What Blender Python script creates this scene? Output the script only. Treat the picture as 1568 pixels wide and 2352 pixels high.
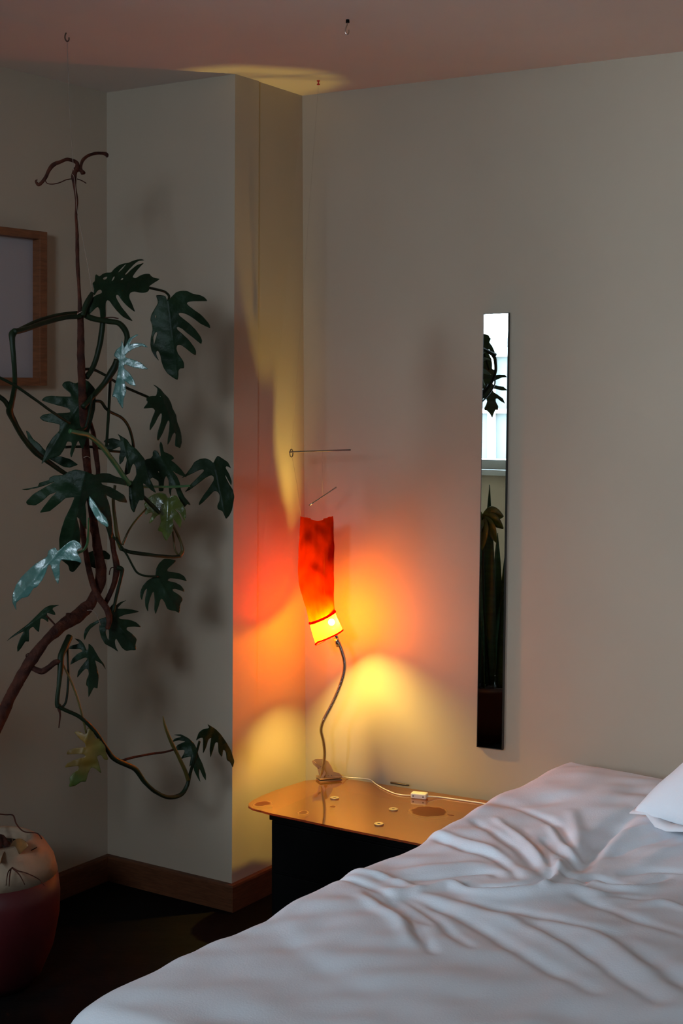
import bpy, bmesh, math, random
import numpy as np
from mathutils import Vector, Matrix, noise
from mathutils.geometry import delaunay_2d_cdt
random.seed(4)
for o in list(bpy.data.objects): bpy.data.objects.remove(o)
S = bpy.context.scene
COL = S.collection
# ------------------------------------------------------------------ camera
F, CX, HY, CAMH = 3280.0, 784.0, 886.0, 1.572
cd = bpy.data.cameras.new('camera'); cam = bpy.data.objects.new('camera', cd); COL.objects.link(cam)
cam.location = (0, 0, CAMH); cam.rotation_euler = (math.pi/2, 0, 0)
cd.sensor_fit = 'VERTICAL'; cd.sensor_height = 36; cd.sensor_width = 24; cd.lens = F/2352*36
cd.shift_y = -(1176-HY)/2352; cd.clip_start = .01
S.camera = cam
# ------------------------------------------------------------------ sky, exposure
S.view_settings.view_transform = 'Standard'; S.view_settings.look = 'None'
S.view_settings.exposure = 0.0; S.view_settings.gamma = 1; S.view_settings.use_curve_mapping = False
W = bpy.data.worlds.new('sky'); S.world = W; W.use_nodes = True
bg = W.node_tree.nodes['Background']; bg.inputs[0].default_value = (.84, .97, 1.17, 1); bg.inputs[1].default_value = 50.0
LAMP_COL = (1.0, .68, .12); LAMP_STR = 7600.0

# ------------------------------------------------------------------ projection helpers (measuring the photograph)
def P(x, y, d): return Vector(((x-CX)/F*d, d, CAMH+(HY-y)/F*d))
def onZ(x, y, z): return P(x, y, (CAMH-z)*F/(y-HY))
def onPlane(x, y, p0, n):
    r = Vector(((x-CX)/F, 1, (HY-y)/F)); o = Vector((0, 0, CAMH))
    t = (p0-o).dot(n)/r.dot(n); return o+r*t

# ------------------------------------------------------------------ materials
def new_mat(name):
    m = bpy.data.materials.new(name); m.use_nodes = True
    return m, m.node_tree.nodes, m.node_tree.links, m.node_tree.nodes['Principled BSDF']
def mat(name, col, rough=.6, metal=0, bump=0, bscale=40, var=0, vscale=6, spec=.5, coat=0, col2=None, stretch=None, croom=.1):
    m, N, L, b = new_mat(name)
    b.inputs['Base Color'].default_value = (*col, 1); b.inputs['Roughness'].default_value = rough
    b.inputs['Metallic'].default_value = metal; b.inputs['Specular IOR Level'].default_value = spec
    b.inputs['Coat Weight'].default_value = coat; b.inputs['Coat Roughness'].default_value = croom
    tc = N.new('ShaderNodeTexCoord'); mp = N.new('ShaderNodeMapping'); L.new(tc.outputs['Object'], mp.inputs[0])
    if stretch: mp.inputs['Scale'].default_value = stretch
    if var or col2:
        n = N.new('ShaderNodeTexNoise'); n.inputs['Scale'].default_value = vscale; n.inputs['Detail'].default_value = 5
        L.new(mp.outputs[0], n.inputs[0])
        r = N.new('ShaderNodeValToRGB'); L.new(n.outputs[0], r.inputs[0])
        c2 = col2 or tuple(c*(1-var) for c in col)
        r.color_ramp.elements[0].position = .35; r.color_ramp.elements[1].position = .65
        r.color_ramp.elements[0].color = (*c2, 1); r.color_ramp.elements[1].color = (*col, 1)
        L.new(r.outputs[0], b.inputs['Base Color'])
    if bump:
        n2 = N.new('ShaderNodeTexNoise'); n2.inputs['Scale'].default_value = bscale; n2.inputs['Detail'].default_value = 4
        L.new(mp.outputs[0], n2.inputs[0]); bp = N.new('ShaderNodeBump'); bp.inputs['Strength'].default_value = bump
        bp.inputs['Distance'].default_value = .01
        L.new(n2.outputs[0], bp.inputs['Height']); L.new(bp.outputs[0], b.inputs['Normal'])
    return m
M = {}
M['wall'] = mat('wall_paint', (.42, .347, .262), .8, bump=.10, bscale=9, var=.05, vscale=2.5, spec=.2)
M['ceil'] = mat('ceiling_paint', (.74, .66, .60), .85, bump=.08, bscale=7, var=.05, vscale=2, spec=.2)
M['floor'] = mat('floor_boards', (.004, .003, .003), .7, var=.5, vscale=3, stretch=(1, 12, 1), spec=.08, bump=.1)
M['skirt'] = mat('skirting_wood', (.13, .048, .020), .5, var=.35, vscale=8, stretch=(3, 3, 30), spec=.3)
M['frame'] = mat('frame_wood', (.21, .075, .030), .5, var=.35, vscale=10, stretch=(2, 2, 14), spec=.3)
M['paper'] = mat('mount_paper', (.33, .29, .29), .8, spec=.2)
M['black'] = mat('black_lacquer', (.003, .003, .003), .6, var=.4, spec=.04)
M['brass'] = mat('chrome_steel', (.62, .58, .54), .16, metal=1, var=.15, vscale=20)
M['iron'] = mat('dark_wire', (.10, .075, .06), .45, metal=.6)
M['hook'] = mat('brown_hook', (.06, .035, .02), .5, metal=.4)
M['clampsteel'] = mat('satin_clamp_steel', (.44, .28, .18), .33, metal=.6, var=.15, vscale=20)
M['white'] = mat('white_plastic', (.70, .68, .66), .35)
M['string'] = mat('pale_string', (.24, .18, .14), .8)
M['redplastic'] = mat('red_plastic', (.45, .01, .01), .3)
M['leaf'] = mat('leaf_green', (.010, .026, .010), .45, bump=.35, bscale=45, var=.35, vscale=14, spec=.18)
M['leafpaintsheen'] = mat('leaf_green_painted_sheen', (.075, .20, .17), .33, bump=.5, bscale=35, var=.3, vscale=20, spec=.9, coat=.7, croom=.22)  # gloss plus a lighter teal base that paints in the window's sheen
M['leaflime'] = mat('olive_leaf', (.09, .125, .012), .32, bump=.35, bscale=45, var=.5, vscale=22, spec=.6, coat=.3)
M['leafyellow'] = mat('yellowing_leaf', (.05, .075, .012), .45, col2=(.16, .085, .01), vscale=9, spec=.4)
M['stemgreen'] = mat('green_stem', (.010, .020, .007), .5, var=.4, vscale=18, spec=.2)
M['stembright'] = mat('bright_green_stem', (.055, .17, .06), .4, var=.4, vscale=18)
M['stemyellow'] = mat('yellow_stem', (.09, .07, .012), .45, var=.4, vscale=18)
M['stembrown'] = mat('bark_brown', (.075, .022, .012), .85, spec=.15, bump=.8, bscale=60, col2=(.030, .011, .008), vscale=30)
M['potred'] = mat('dark_red_glaze', (.065, .003, .005), .5, var=.4, vscale=5)
M['potcream'] = mat('cream_glaze', (.36, .25, .16), .6, bump=.15, bscale=60, col2=(.24, .18, .12), vscale=8)
M['soil'] = mat('dark_soil', (.014, .009, .006), .9, bump=1, bscale=90)
M['leaforange'] = mat('orange_leaf', (.26, .10, .02), .5, col2=(.10, .055, .02), vscale=20)
M['sheet'] = mat('white_cotton', (.86, .90, .95), .85, bump=.10, bscale=260, var=.03, vscale=5, spec=.15)
M['pillow'] = mat('pillow_cotton', (.82, .85, .88), .85, bump=.15, bscale=120, var=.03, vscale=8, spec=.15)
M['mattress'] = mat('mattress_fabric', (.35, .34, .33), .9)
M['washer'] = mat('washer_metal', (.42, .36, .28), .4, metal=.7)
M['render'] = mat('pale_render', (.046, .053, .054), .9, var=.06, vscale=2)
M['winframe'] = mat('white_window_paint', (.28, .29, .29), .5)
M['darkglass'] = mat('dark_window_glass', (.10, .14, .16), .1)
M['ground'] = mat('outdoor_ground', (.42, .40, .37), .9)
M['snake'] = mat('banded_leaf', (.03, .075, .02), .4, col2=(.012, .04, .014), vscale=10, stretch=(1, 1, 6))
M['potdark'] = mat('dark_brown_pot', (.035, .014, .010), .4)
M['edge'] = mat('mirror_edge', (.012, .012, .012), .35)

m, N, L, b = new_mat('silvered_glass'); M['mirror'] = m
b.inputs['Base Color'].default_value = (.74, .82, .79, 1); b.inputs['Metallic'].default_value = 1; b.inputs['Roughness'].default_value = 0
m, N, L, b = new_mat('window_pane'); M['pane'] = m
N.remove(b); tr = N.new('ShaderNodeBsdfTransparent'); tr.inputs[0].default_value = (.93, .96, .95, 1)
gl = N.new('ShaderNodeBsdfGlossy'); gl.inputs['Roughness'].default_value = .01
fr = N.new('ShaderNodeFresnel'); mx = N.new('ShaderNodeMixShader')
L.new(fr.outputs[0], mx.inputs[0]); L.new(tr.outputs[0], mx.inputs[1]); L.new(gl.outputs[0], mx.inputs[2])
L.new(mx.outputs[0], N['Material Output'].inputs[0])

def cloth_mat(name, tcol, dcol, fac, thin, tfac):
    m, N, L, b = new_mat(name); N.remove(b)
    t = N.new('ShaderNodeBsdfTranslucent'); d = N.new('ShaderNodeBsdfDiffuse'); mx = N.new('ShaderNodeMixShader')
    tc = N.new('ShaderNodeTexCoord'); n = N.new('ShaderNodeTexNoise'); n.inputs['Scale'].default_value = 22; n.inputs['Detail'].default_value = 3
    n.inputs['Distortion'].default_value = .8
    L.new(tc.outputs['Object'], n.inputs[0])
    r = N.new('ShaderNodeValToRGB'); L.new(n.outputs[0], r.inputs[0])
    r.color_ramp.elements[0].position = .3; r.color_ramp.elements[1].position = .7
    r.color_ramp.elements[0].color = (*[c*.8 for c in tcol], 1); r.color_ramp.elements[1].color = (*tcol, 1)
    L.new(r.outputs[0], t.inputs[0]); d.inputs[0].default_value = (*dcol, 1); mx.inputs[0].default_value = fac
    L.new(t.outputs[0], mx.inputs[1]); L.new(d.outputs[0], mx.inputs[2])
    tp = N.new('ShaderNodeBsdfTransparent'); tp.inputs[0].default_value = (*thin, 1); m2 = N.new('ShaderNodeMixShader'); m2.inputs[0].default_value = tfac
    L.new(mx.outputs[0], m2.inputs[1]); L.new(tp.outputs[0], m2.inputs[2]); L.new(m2.outputs[0], N['Material Output'].inputs[0])
    return m
M['redcloth'] = cloth_mat('translucent_red_cloth', (.36, .055, .002), (.42, .03, .003), .30, (1.0, .27, .008), .40)
M['collarcloth'] = cloth_mat('translucent_orange_cloth', (.80, .32, .004), (.80, .25, .01), .2, (1.0, .28, .009), .21)
M['redband'] = cloth_mat('dark_red_band', (.40, .012, .002), (.45, .012, .004), .5, (1, 0, 0), 0.0)
m, N, L, b = new_mat('glowing_bulb'); M['bulb'] = m
b.inputs['Emission Color'].default_value = (*LAMP_COL, 1); b.inputs['Emission Strength'].default_value = LAMP_STR

# ------------------------------------------------------------------ object helpers
def prop(o, label=None, cat=None, group=None, kind=None):
    if label: o['label'] = label
    if cat: o['category'] = cat
    if group: o['group'] = group
    if kind: o['kind'] = kind
    return o
def empty(name, loc, label, cat, group=None):
    o = bpy.data.objects.new(name, None); COL.objects.link(o); o.location = loc; o.empty_display_size = .05
    return prop(o, label, cat, group)
def mk(name, verts, faces, material, parent=None, smooth=False):
    me = bpy.data.meshes.new(name); me.from_pydata([tuple(v) for v in verts], [], faces); me.update()
    return link(name, me, material, parent, smooth)
def link(name, me, material, parent=None, smooth=False):
    o = bpy.data.objects.new(name, me); COL.objects.link(o)
    if material: me.materials.append(material)
    if smooth:
        for p in me.polygons: p.use_smooth = True
    if parent:
        o.parent = parent; o.matrix_parent_inverse = Matrix.Translation(parent_world(parent)).inverted()
    return o
def parent_world(p):
    v = Vector((0, 0, 0))
    if p.parent is None: return p.location.copy()
    return parent_world(p.parent) if p.location.length < 1e-9 else p.location + Vector((0, 0, 0))
def prism(poly, z0, z1):
    n = len(poly); v = [(p[0], p[1], z0) for p in poly]+[(p[0], p[1], z1) for p in poly]
    f = [tuple(range(n))[::-1], tuple(range(n, 2*n))]+[(i, (i+1) % n, n+(i+1) % n, n+i) for i in range(n)]
    return v, f
def hull(c8):   # box from 8 corners: 4 bottom, 4 top
    return c8, [(3, 2, 1, 0), (4, 5, 6, 7), (0, 1, 5, 4), (1, 2, 6, 5), (2, 3, 7, 6), (3, 0, 4, 7)]
def obox(o, ax, ay, sx, sy, z0, z1):  # oriented box from corner o along ax, ay
    q = [o, o+ax*sx, o+ax*sx+ay*sy, o+ay*sy]
    return prism([(p.x, p.y) for p in q], z0, z1)
def merge(*vf):
    V, Fc = [], []
    for v, f in vf:
        k = len(V); V += list(v); Fc += [tuple(i+k for i in q) for q in f]
    return V, Fc
def bevel(o, w, seg=2):
    md = o.modifiers.new('bevel', 'BEVEL'); md.width = w; md.segments = seg; md.limit_method = 'ANGLE'; return o
def catmull(pts, sub):
    out = []; n = len(pts)
    for i in range(n-1):
        p0, p1, p2, p3 = pts[max(i-1, 0)], pts[i], pts[i+1], pts[min(i+2, n-1)]
        for k in range(sub):
            t = k/sub
            out.append([.5*((2*b_)+(-a+c)*t+(2*a-5*b_+4*c-d)*t*t+(-a+3*b_-3*c+d)*t**3) for a, b_, c, d in zip(p0, p1, p2, p3)])
    out.append(list(pts[-1])); return out
def tube(pts, rad, seg=8, sub=5, lump=0):
    """pts: Vectors, rad: list or number -> verts, faces with closed ends"""
    if not isinstance(rad, (list, tuple)): rad = [rad]*len(pts)
    if len(rad) == 2 and len(pts) != 2: rad = [rad[0]+(rad[1]-rad[0])*i/(len(pts)-1) for i in range(len(pts))]
    q = catmull([[*p, r] for p, r in zip(pts, rad)], sub)
    C = [Vector(a[:3]) for a in q]; R = [a[3] for a in q]
    V, Fc = [], []; up = None
    for i, c in enumerate(C):
        t = (C[min(i+1, len(C)-1)]-C[max(i-1, 0)]).normalized()
        if up is None: up = t.orthogonal().normalized()
        up = (up-t*up.dot(t)).normalized(); w = t.cross(up)
        for k in range(seg):
            a = 2*math.pi*k/seg; r = R[i]
            if lump: r *= 1+lump*noise.noise(Vector((c.x*55, c.z*55, k*1.7+c.y*20)))
            V.append(c+(up*math.cos(a)+w*math.sin(a))*r)
    for i in range(len(C)-1):
        for k in range(seg):
            a, b_ = i*seg+k, i*seg+(k+1) % seg
            Fc.append((a, b_, b_+seg, a+seg))
    Fc.append(tuple(range(seg))[::-1]); Fc.append(tuple(range(len(V)-seg, len(V))))
    return V, Fc
def lathe(prof, c, seg=32):
    V, Fc = [], []
    for r, z in prof:
        for k in range(seg):
            a = 2*math.pi*k/seg; V.append((c[0]+r*math.cos(a), c[1]+r*math.sin(a), z))
    for i in range(len(prof)-1):
        for k in range(seg):
            a, b_ = i*seg+k, i*seg+(k+1) % seg
            Fc.append((a, b_, b_+seg, a+seg))
    Fc.append(tuple(range(seg))[::-1]); Fc.append(tuple(range(len(V)-seg, len(V))))
    return V, Fc

# ------------------------------------------------------------------ the room
CH = CAMH+.935
A = onZ(247, 2018, 0); B = onZ(532, 2090, 0); Cc = onZ(703, 2006, 0)           # floor corners
def top(x, y0):  # corner at the ceiling, same depth as the floor corner
    return (x-CX)/F*y0
At = Vector((top(245, A.y), A.y, 0)); Bt = Vector((top(540, B.y), B.y, 0)); Ct = Vector((top(694, Cc.y), Cc.y, 0))
dR = Vector((5784, -3280, 0)).normalized()        # along the right wall, towards the viewer's right
nR = Vector((dR.y, -dR.x, 0))                     # out of the right wall into the room
if nR.y > 0: nR = -nR
dL = -Vector((3000-CX, 3280, 0)).normalized()     # along the left wall towards the viewer
D1 = Cc+dR*3.1
L1 = A+dL*2.5
K1 = L1-dR*2.8
BACK = 4.62
def back_of(p): return p+nR*(BACK-(p-Cc).dot(nR))
K2 = back_of(K1); D2 = back_of(D1)
def wall(name, a, b, at=None, bt=None, th=.12, zr=None):
    at = at or a; bt = bt or b
    t = (b-a).normalized(); n = Vector((-t.y, t.x, 0))*th    # outward (room is on the right of a->b)
    v = [Vector((*p.xy, z)) for p, z in ((a, 0), (b, 0), (b+n, 0), (a+n, 0), (at, CH), (bt, CH), (bt+n, CH), (at+n, CH))]
    o = mk(name, *hull(v), M['wall']); o['kind'] = 'structure'; return o
wall('wall_left', L1, A, None, At)
wall('wall_centre', A, B, At, Bt)
wall('wall_return', B, Cc, Bt, Ct)
wall('wall_right', Cc, D1, Ct, None)
wall('wall_nook', K1, L1)
wall('wall_nook_side', K2, K1)
mn = [(-7, -3), (5, -3), (5, 6), (-7, 6)]
room = [(p.x, p.y) for p in (A, B, Cc, D1, D2, K2, K1, L1)]
def grown(poly, g):
    c = Vector((sum(p[0] for p in poly)/len(poly), sum(p[1] for p in poly)/len(poly)))
    return [tuple(c+(Vector(p)-c)*(1+g)) for p in poly]
prop(mk('floor', *prism(room, -.1, 0), M['floor']), kind='structure')
big = [Vector((*p.xy, 0)) for p in (K1-dR*.15-nR*3.3, D1+dR*.15-nR*.3, D2+dR*.15+nR*.15, K2-dR*.15+nR*.15)]
prop(mk('ceiling', *prism([(p.x, p.y) for p in big], CH, CH+.1), M['ceil']), kind='structure')
# back wall with its wide window
BL = (D2-K2).length
w0, w1, zs, zt = .40, 2.46, 1.03, 2.46
v0, v1, v2, v3 = 4.45, 5.16, 1.88, 2.45  # opening of the extra high window, added for daylight
def bk(u0, u1, z0, z1, y0=0, y1=.14): return obox(K2+dR*u0+nR*y0, dR, nR, u1-u0, y1-y0, z0, z1)
prop(mk('wall_back', *merge(bk(0, w0, 0, CH), bk(w0, w1, 0, zs), bk(w0, w1, zt, CH), bk(w1, v0, 0, CH), bk(v0, v1, 0, v2), bk(v0, v1, v3, CH), bk(v1, BL, 0, CH)), M['wall']), kind='structure')
wf = mk('window_1', *merge(bk(w0, w1, zs, zs+.06, .03, .10), bk(w0, w1, zt-.05, zt, .03, .10), bk(w0, w0+.05, zs, zt, .03, .10),
        bk(w1-.05, w1, zs, zt, .03, .10), *[bk(u-.022, u+.022, zs, zt, .035, .095) for u in (1.45, 1.98)]), M['winframe'])
prop(wf, kind='structure')
pn = mk('pane', *bk(w0+.03, w1-.03, zs+.04, zt-.03, .062, .066), M['pane'], wf)
sl = mk('sill', *bk(w0-.05, w1+.05, zs-.03, zs+.004, -.14, .03), M['winframe'], wf)
pl = bpy.data.lights.new('window_daylight', 'AREA'); pl.shape = 'RECTANGLE'; pl.size = w1-w0-.1; pl.size_y = zt-zs-.1
pl.energy = 1; pl.cycles.is_portal = True
po = bpy.data.objects.new('window_daylight', pl); COL.objects.link(po)
c = K2+dR*(w0+w1)/2+nR*.11; po.location = (c.x, c.y, (zs+zt)/2)
po.rotation_euler = nR.to_track_quat('Z', 'Y').to_euler()
wall('wall_far_right', D1, D2)
wf2 = prop(mk('added_window', *merge(bk(v0, v1, v2, v2+.03, .03, .10), bk(v0, v1, v3-.03, v3, .03, .10), bk(v0, v0+.03, v2, v3, .03, .10), bk(v1-.03, v1, v2, v3, .03, .10)), M['winframe']), kind='structure')  # unseen window, added to bring more daylight onto the bed and walls
mk('pane', *bk(v0+.02, v1-.02, v2+.02, v3-.02, .062, .066), M['pane'], wf2)
pl = bpy.data.lights.new('added_window_daylight', 'AREA'); pl.shape = 'RECTANGLE'; pl.size = v1-v0-.06; pl.size_y = v3-v2-.06; pl.energy = 1; pl.cycles.is_portal = True  # sky portal for the added window
po = bpy.data.objects.new('added_window_daylight', pl); COL.objects.link(po); c = K2+dR*(v0+v1)/2+nR*.11; po.location = (c.x, c.y, (v2+v3)/2); po.rotation_euler = nR.to_track_quat('Z', 'Y').to_euler()
# baseboards (profile: board with a small bevelled lip)
def board(name, a, b, mi0=0, mi1=0):
    t = (b-a).normalized(); n = Vector((t.y, -t.x, 0)); th = .017; h = .079
    V = []
    for p, mi in ((a, mi0), (b, mi1)):
        for off, z in ((0, 0), (th, 0), (th, h-.006), (th-.002, h), (0, h+.0005)):
            q = p+n*off+t*mi*off; V.append((q.x, q.y, z))
    f = [(0, 1, 2, 3, 4), (9, 8, 7, 6, 5)]+[(i, 5+i, 5+(i+1) % 5, (i+1) % 5) for i in range(5)]
    return prop(mk(name, V, f, M['skirt']), kind='structure')
board('baseboard_left', L1, A, 0, -1)
board('baseboard_centre', A, B, 1, 1)
board('baseboard_return', B, Cc, -1, -1)
board('baseboard_right', Cc, D1, 1, 0)

# outside: neighbouring pale house seen through the window in the mirror
MC = onPlane(1131, 1000, Cc, nR)
vray = Vector((MC.x, MC.y, 0)).normalized(); rr = vray-2*vray.dot(nR)*nR
Hc = MC+rr*11.0
hs = empty('house', (Hc.x, Hc.y, -3), 'pale rendered neighbouring house with white framed window, seen in the mirror', 'house')
ho = Hc-dR*.42; ho.z = 0
mk('facade', *obox(ho, dR, nR, 3.6, 3, -3, 2.08), M['render'], hs)
fw = mk('window', *merge(*[obox(ho+dR*u0-nR*.06, dR, nR, u1-u0, .06, z0, z1) for u0, u1, z0, z1 in
      ((.40, .47, .75, 1.95), (.86, .93, .75, 1.95), (.02, .08, .75, 1.95), (.02, .93, .70, .80), (.02, .93, 1.28, 1.33), (.02, .93, 1.88, 1.98))]), M['winframe'], hs)
mk('pane', *obox(ho+dR*.05-nR*.03, dR, nR, .86, .02, .72, 1.94), M['darkglass'], fw)
prop(mk('ground', *prism([(-40, -40), (40, -40), (40, 20), (-40, 20)], -3.2, -3.0), M['ground']), kind='structure')

# ------------------------------------------------------------------ long mirror
def quad_slab(pts, off0, off1, p0, n):
    a = [onPlane(x, y, p0+n*off1, n) for x, y in pts]; b_ = [q-n*(off1-off0) for q in a]
    return hull([b_[0], b_[1], b_[2], b_[3], a[0], a[1], a[2], a[3]])
mq = [(1094, 1716), (1153, 1723), (1168, 718), (1110, 721)]
mr = empty('wall_mirror', onPlane(1124, 1720, Cc+nR*.004, nR), 'tall narrow frameless mirror strip on the right wall reflecting leaves and window', 'mirror')
mk('glass_back', *quad_slab(mq, .001, .013, Cc, nR), M['edge'], mr)
mi = [(1095.5, 1714.5), (1151.5, 1721), (1166.3, 719.5), (1111.3, 722.5)]
mk('mirror_glass', *quad_slab(mi, .0125, .0155, Cc, nR), M['mirror'], mr)

# ------------------------------------------------------------------ framed picture on the left wall
nL = Vector((-dL.y, dL.x, 0))
if nL.x < 0: nL = -nL
fo = onPlane(109, 886, A+nL*.045, nL); ft = onPlane(110, 533, A+nL*.045, nL)
fz0, fz1 = fo.z, ft.z; f0 = fo-nL*.045; f0.z = 0; FW = .62; fb = .030
def fbox(u0, u1, z0, z1, d0, d1): return obox(f0+dL*u0+nL*d0, dL, nL, u1-u0, d1-d0, z0, z1)
pf = empty('picture_frame', (f0.x, f0.y, fz0), 'pinkish wooden box frame around blank pale paper on the left wall', 'picture frame')
bevel(mk('frame', *merge(fbox(0, fb, fz0, fz1, .001, .045), fbox(FW-fb, FW, fz0, fz1, .001, .045),
        fbox(fb, FW-fb, fz1-fb*.8, fz1, .001, .045), fbox(fb, FW-fb, fz0, fz0+fb*.8, .001, .045)), M['frame'], pf), .0015)
mk('mount', *fbox(fb-.005, FW-fb+.005, fz0+.01, fz1-.01, .006, .014), M['paper'], pf)

# ------------------------------------------------------------------ ceiling hooks, pin, strings
hk = P(152, 75, (CH-CAMH)*F/(HY-75)); hk.z = CH
def around(c, pts, s): return [c+Vector((a*s, 0, b_*s)) for a, b_ in pts]
o = mk('ceiling_hook', *tube(around(hk, [(0, 0), (-.3, -.8), (-.25, -1.6), (.2, -2.2), (.65, -1.9), (.7, -1.2)], .0105), .0019, 8, 5), M['hook'], smooth=True)
prop(o, 'small brown open hook in the ceiling holding the plant string', 'hook', 'ceiling hooks')
hk2 = P(798, 45, (CH-CAMH)*F/(HY-45)); hk2.z = CH
h2 = empty('ceiling_hook', hk2, 'steel screw hook with black base in the ceiling, nothing hanging from it', 'hook', 'ceiling hooks')
mk('hook_base', *lathe([(.0045, CH), (.005, CH-.008)][::-1], hk2, 14), M['black'], h2)
mk('hook_wire', *tube(around(hk2, [(0, -.6), (-.1, -1.2), (-.5, -2.4), (-.45, -3.3), (.0, -3.6), (.3, -3.1), (.3, -2.5)], .0105), .0018, 8, 5), M['brass'], h2, True)
pin = P(731, 185, (CH-CAMH)*F/(HY-185)); pin.z = CH
o = mk('push_pin', *lathe([(.0005, CH-.014), (.0048, CH-.0135), (.0050, CH-.011), (.0022, CH-.009), (.002, CH-.004), (.005, CH-.002), (.005, CH)], pin, 14), M['redplastic'], smooth=True)
prop(o, 'tiny red push pin in the ceiling above the lamp corner', 'push pin')

# ------------------------------------------------------------------ the trailing plant
def dfield(x, y):
    return 3.73+.00088*(x-150)-.22*math.exp(-((y-850)/270)**2)+.05*math.sin(y*.006+x*.004)+.03*math.sin(x*.02-y*.011)
def pp(x, y, dd=0): return P(x, y, dfield(x, y)+dd)
root = pp(0, 1655)
plant = empty('philodendron', root, 'trailing split leaf climbing plant tied up by string beside the left wall', 'plant')
PXM = 3.75/F
def stem(name, pts, r, material, dd=0, lump=.12, seg=8):
    if not isinstance(r, (list, tuple)): r = [r]*len(pts)
    if len(r) == 2 and len(pts) != 2: r = [r[0]+(r[1]-r[0])*i/(len(pts)-1) for i in range(len(pts))]
    return mk(name, *tube([pp(x, y, dd) for x, y in pts], [q*PXM for q in r], seg, 5, lump), material, plant, True)
br, gr, yl, bg_ = M['stembrown'], M['stemgreen'], M['stemyellow'], M['stembright']
stem('trunk', [(-50, 1760), (-8, 1672), (20, 1608), (45, 1560), (75, 1512), (110, 1467), (150, 1432), (190, 1405), (214, 1375), (231, 1330), (229, 1290),
     (221, 1240), (212, 1180), (205, 1120), (199, 1060), (193, 980), (189, 900), (186, 830), (185, 760), (184, 715)],
     [13, 13, 13, 12.5, 13, 11, 15, 16, 12, 13, 12, 10.5, 9, 9, 9, 9, 8.5, 8, 7.5, 6.5], br, 0, .22, 12)
stem('trunk', [(184, 715), (181, 650), (178, 600), (177, 540), (175, 500), (176, 460), (171, 425), (170, 405), (174, 388)], [5, 3.6, 4.2, 3.8, 3, 3.6, 4, 6.5, 5.5], br, .004, .25)
stem('aerial_root', [(176, 392), (178, 378), (172, 371), (155, 366), (140, 371), (122, 379), (112, 392), (105, 407), (95, 420), (88, 424), (82, 416), (86, 413)], [6, 5, 4.5, 4, 4.2, 5, 4, 4, 4, 4, 2, 1.5], br, 0, .2)
stem('aerial_root', [(178, 388), (186, 392), (191, 398), (186, 388), (188, 372), (198, 360), (215, 353), (235, 352), (244, 355), (246, 361)], [4, 5, 6, 3.5, 3.6, 3.6, 3.6, 3.6, 5, 2], br, 0, .2)
stem('aerial_root', [(103, 410), (107, 420), (118, 423), (135, 420), (152, 413), (163, 411)], 1.2, br)
stem('aerial_root', [(177, 411), (188, 415), (198, 421)], 1.2, br)
stem('branch', [(196, 1120), (188, 1170), (190, 1215), (196, 1262), (206, 1315), (222, 1365), (245, 1398), (251, 1425), (246, 1445)], [5, 6, 6.5, 6.5, 7, 7.5, 8, 7, 5], br, -.03)
stem('branch', [(186, 726), (150, 729), (100, 742), (60, 756), (32, 762)], [6, 5.5, 5.2, 5.5, 6.5], gr, -.01)
stem('petiole', [(192, 716), (140, 722), (90, 735), (45, 756), (32, 762)], [3, 3.6, 3.8, 3.5, 4], gr, .01)
stem('branch', [(36, 760), (28, 768), (28, 785), (32, 830), (34, 880), (28, 920), (22, 942), (31, 965), (52, 1003), (80, 1037), (110, 1060), (150, 1088), (178, 1104)], [7, 7.5, 6, 5.3, 5.3, 6, 7.5, 6, 6, 6.5, 6, 5, 4], gr, 0)
stem('branch', [(-40, 880), (-5, 908), (12, 922), (22, 940)], [4, 5, 5, 5], gr, 0)
stem('petiole', [(-30, 857), (0, 868), (35, 886), (80, 917), (120, 946), (160, 972)], 3, gr, -.02)
stem('branch', [(160, 990), (180, 994), (205, 1001), (235, 1027), (265, 1066), (285, 1096), (296, 1112)], [5, 5.5, 5.5, 5.8, 5.5, 6, 6.5], bg_, -.07)
stem('petiole', [(298, 1108), (306, 1117), (325, 1118), (360, 1118), (400, 1118), (436, 1116)], [6, 5, 3.8, 3, 3, 3], bg_, -.06)
stem('branch', [(300, 1116), (330, 1142), (350, 1162), (366, 1178)], [5, 4.5, 5, 4.5], gr, -.05)
stem('branch', [(192, 722), (215, 732), (250, 738), (272, 742), (286, 756), (292, 775), (288, 800), (282, 815)], [6, 6.5, 6.2, 6.2, 6.5, 6.5, 5.5, 4], gr, -.01)
stem('aerial_root', [(240, 730), (258, 729), (272, 732)], 1.3, br, -.01)
stem('branch', [(236, 738), (232, 775), (222, 820), (210, 850), (198, 866)], [6, 6.2, 6, 6, 7], gr, .0)
stem('branch', [(268, 826), (262, 845), (250, 865), (236, 885), (218, 905), (190, 935)], [6, 8, 7.5, 6, 6, 6], gr, -.02)
stem('petiole', [(254, 852), (252, 900), (249, 955), (246, 1000), (244, 1025)], 3.4, gr, .01)
stem('petiole', [(195, 848), (215, 849), (240, 861), (270, 880), (300, 895), (340, 912)], 3.2, gr, .02)
stem('petiole', [(218, 921), (232, 923), (243, 938), (255, 947), (280, 960), (296, 982), (305, 1015), (307, 1042)], 3.4, gr, .02)
stem('petiole', [(150, 1027), (180, 1026), (215, 1027), (250, 1035), (278, 1038)], 3, gr, .03)
stem('branch', [(207, 968), (215, 1000), (220, 1040), (225, 1080), (224, 1110), (226, 1160)], [4, 5, 6, 5, 4.5, 4.5], br, .01)
stem('petiole', [(264, 1115), (260, 1150), (265, 1200), (271, 1240), (279, 1262)], [3.5, 4, 4.5, 5.5, 5], yl, .02)
stem('petiole', [(336, 1168), (312, 1195), (295, 1220), (281, 1252)], [2.2, 2.3, 2.5, 3], yl, .01)
stem('branch', [(276, 1260), (300, 1268), (350, 1275), (395, 1279), (414, 1277)], [4, 4.5, 4.4, 4, 4.5], gr, 0)
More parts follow.
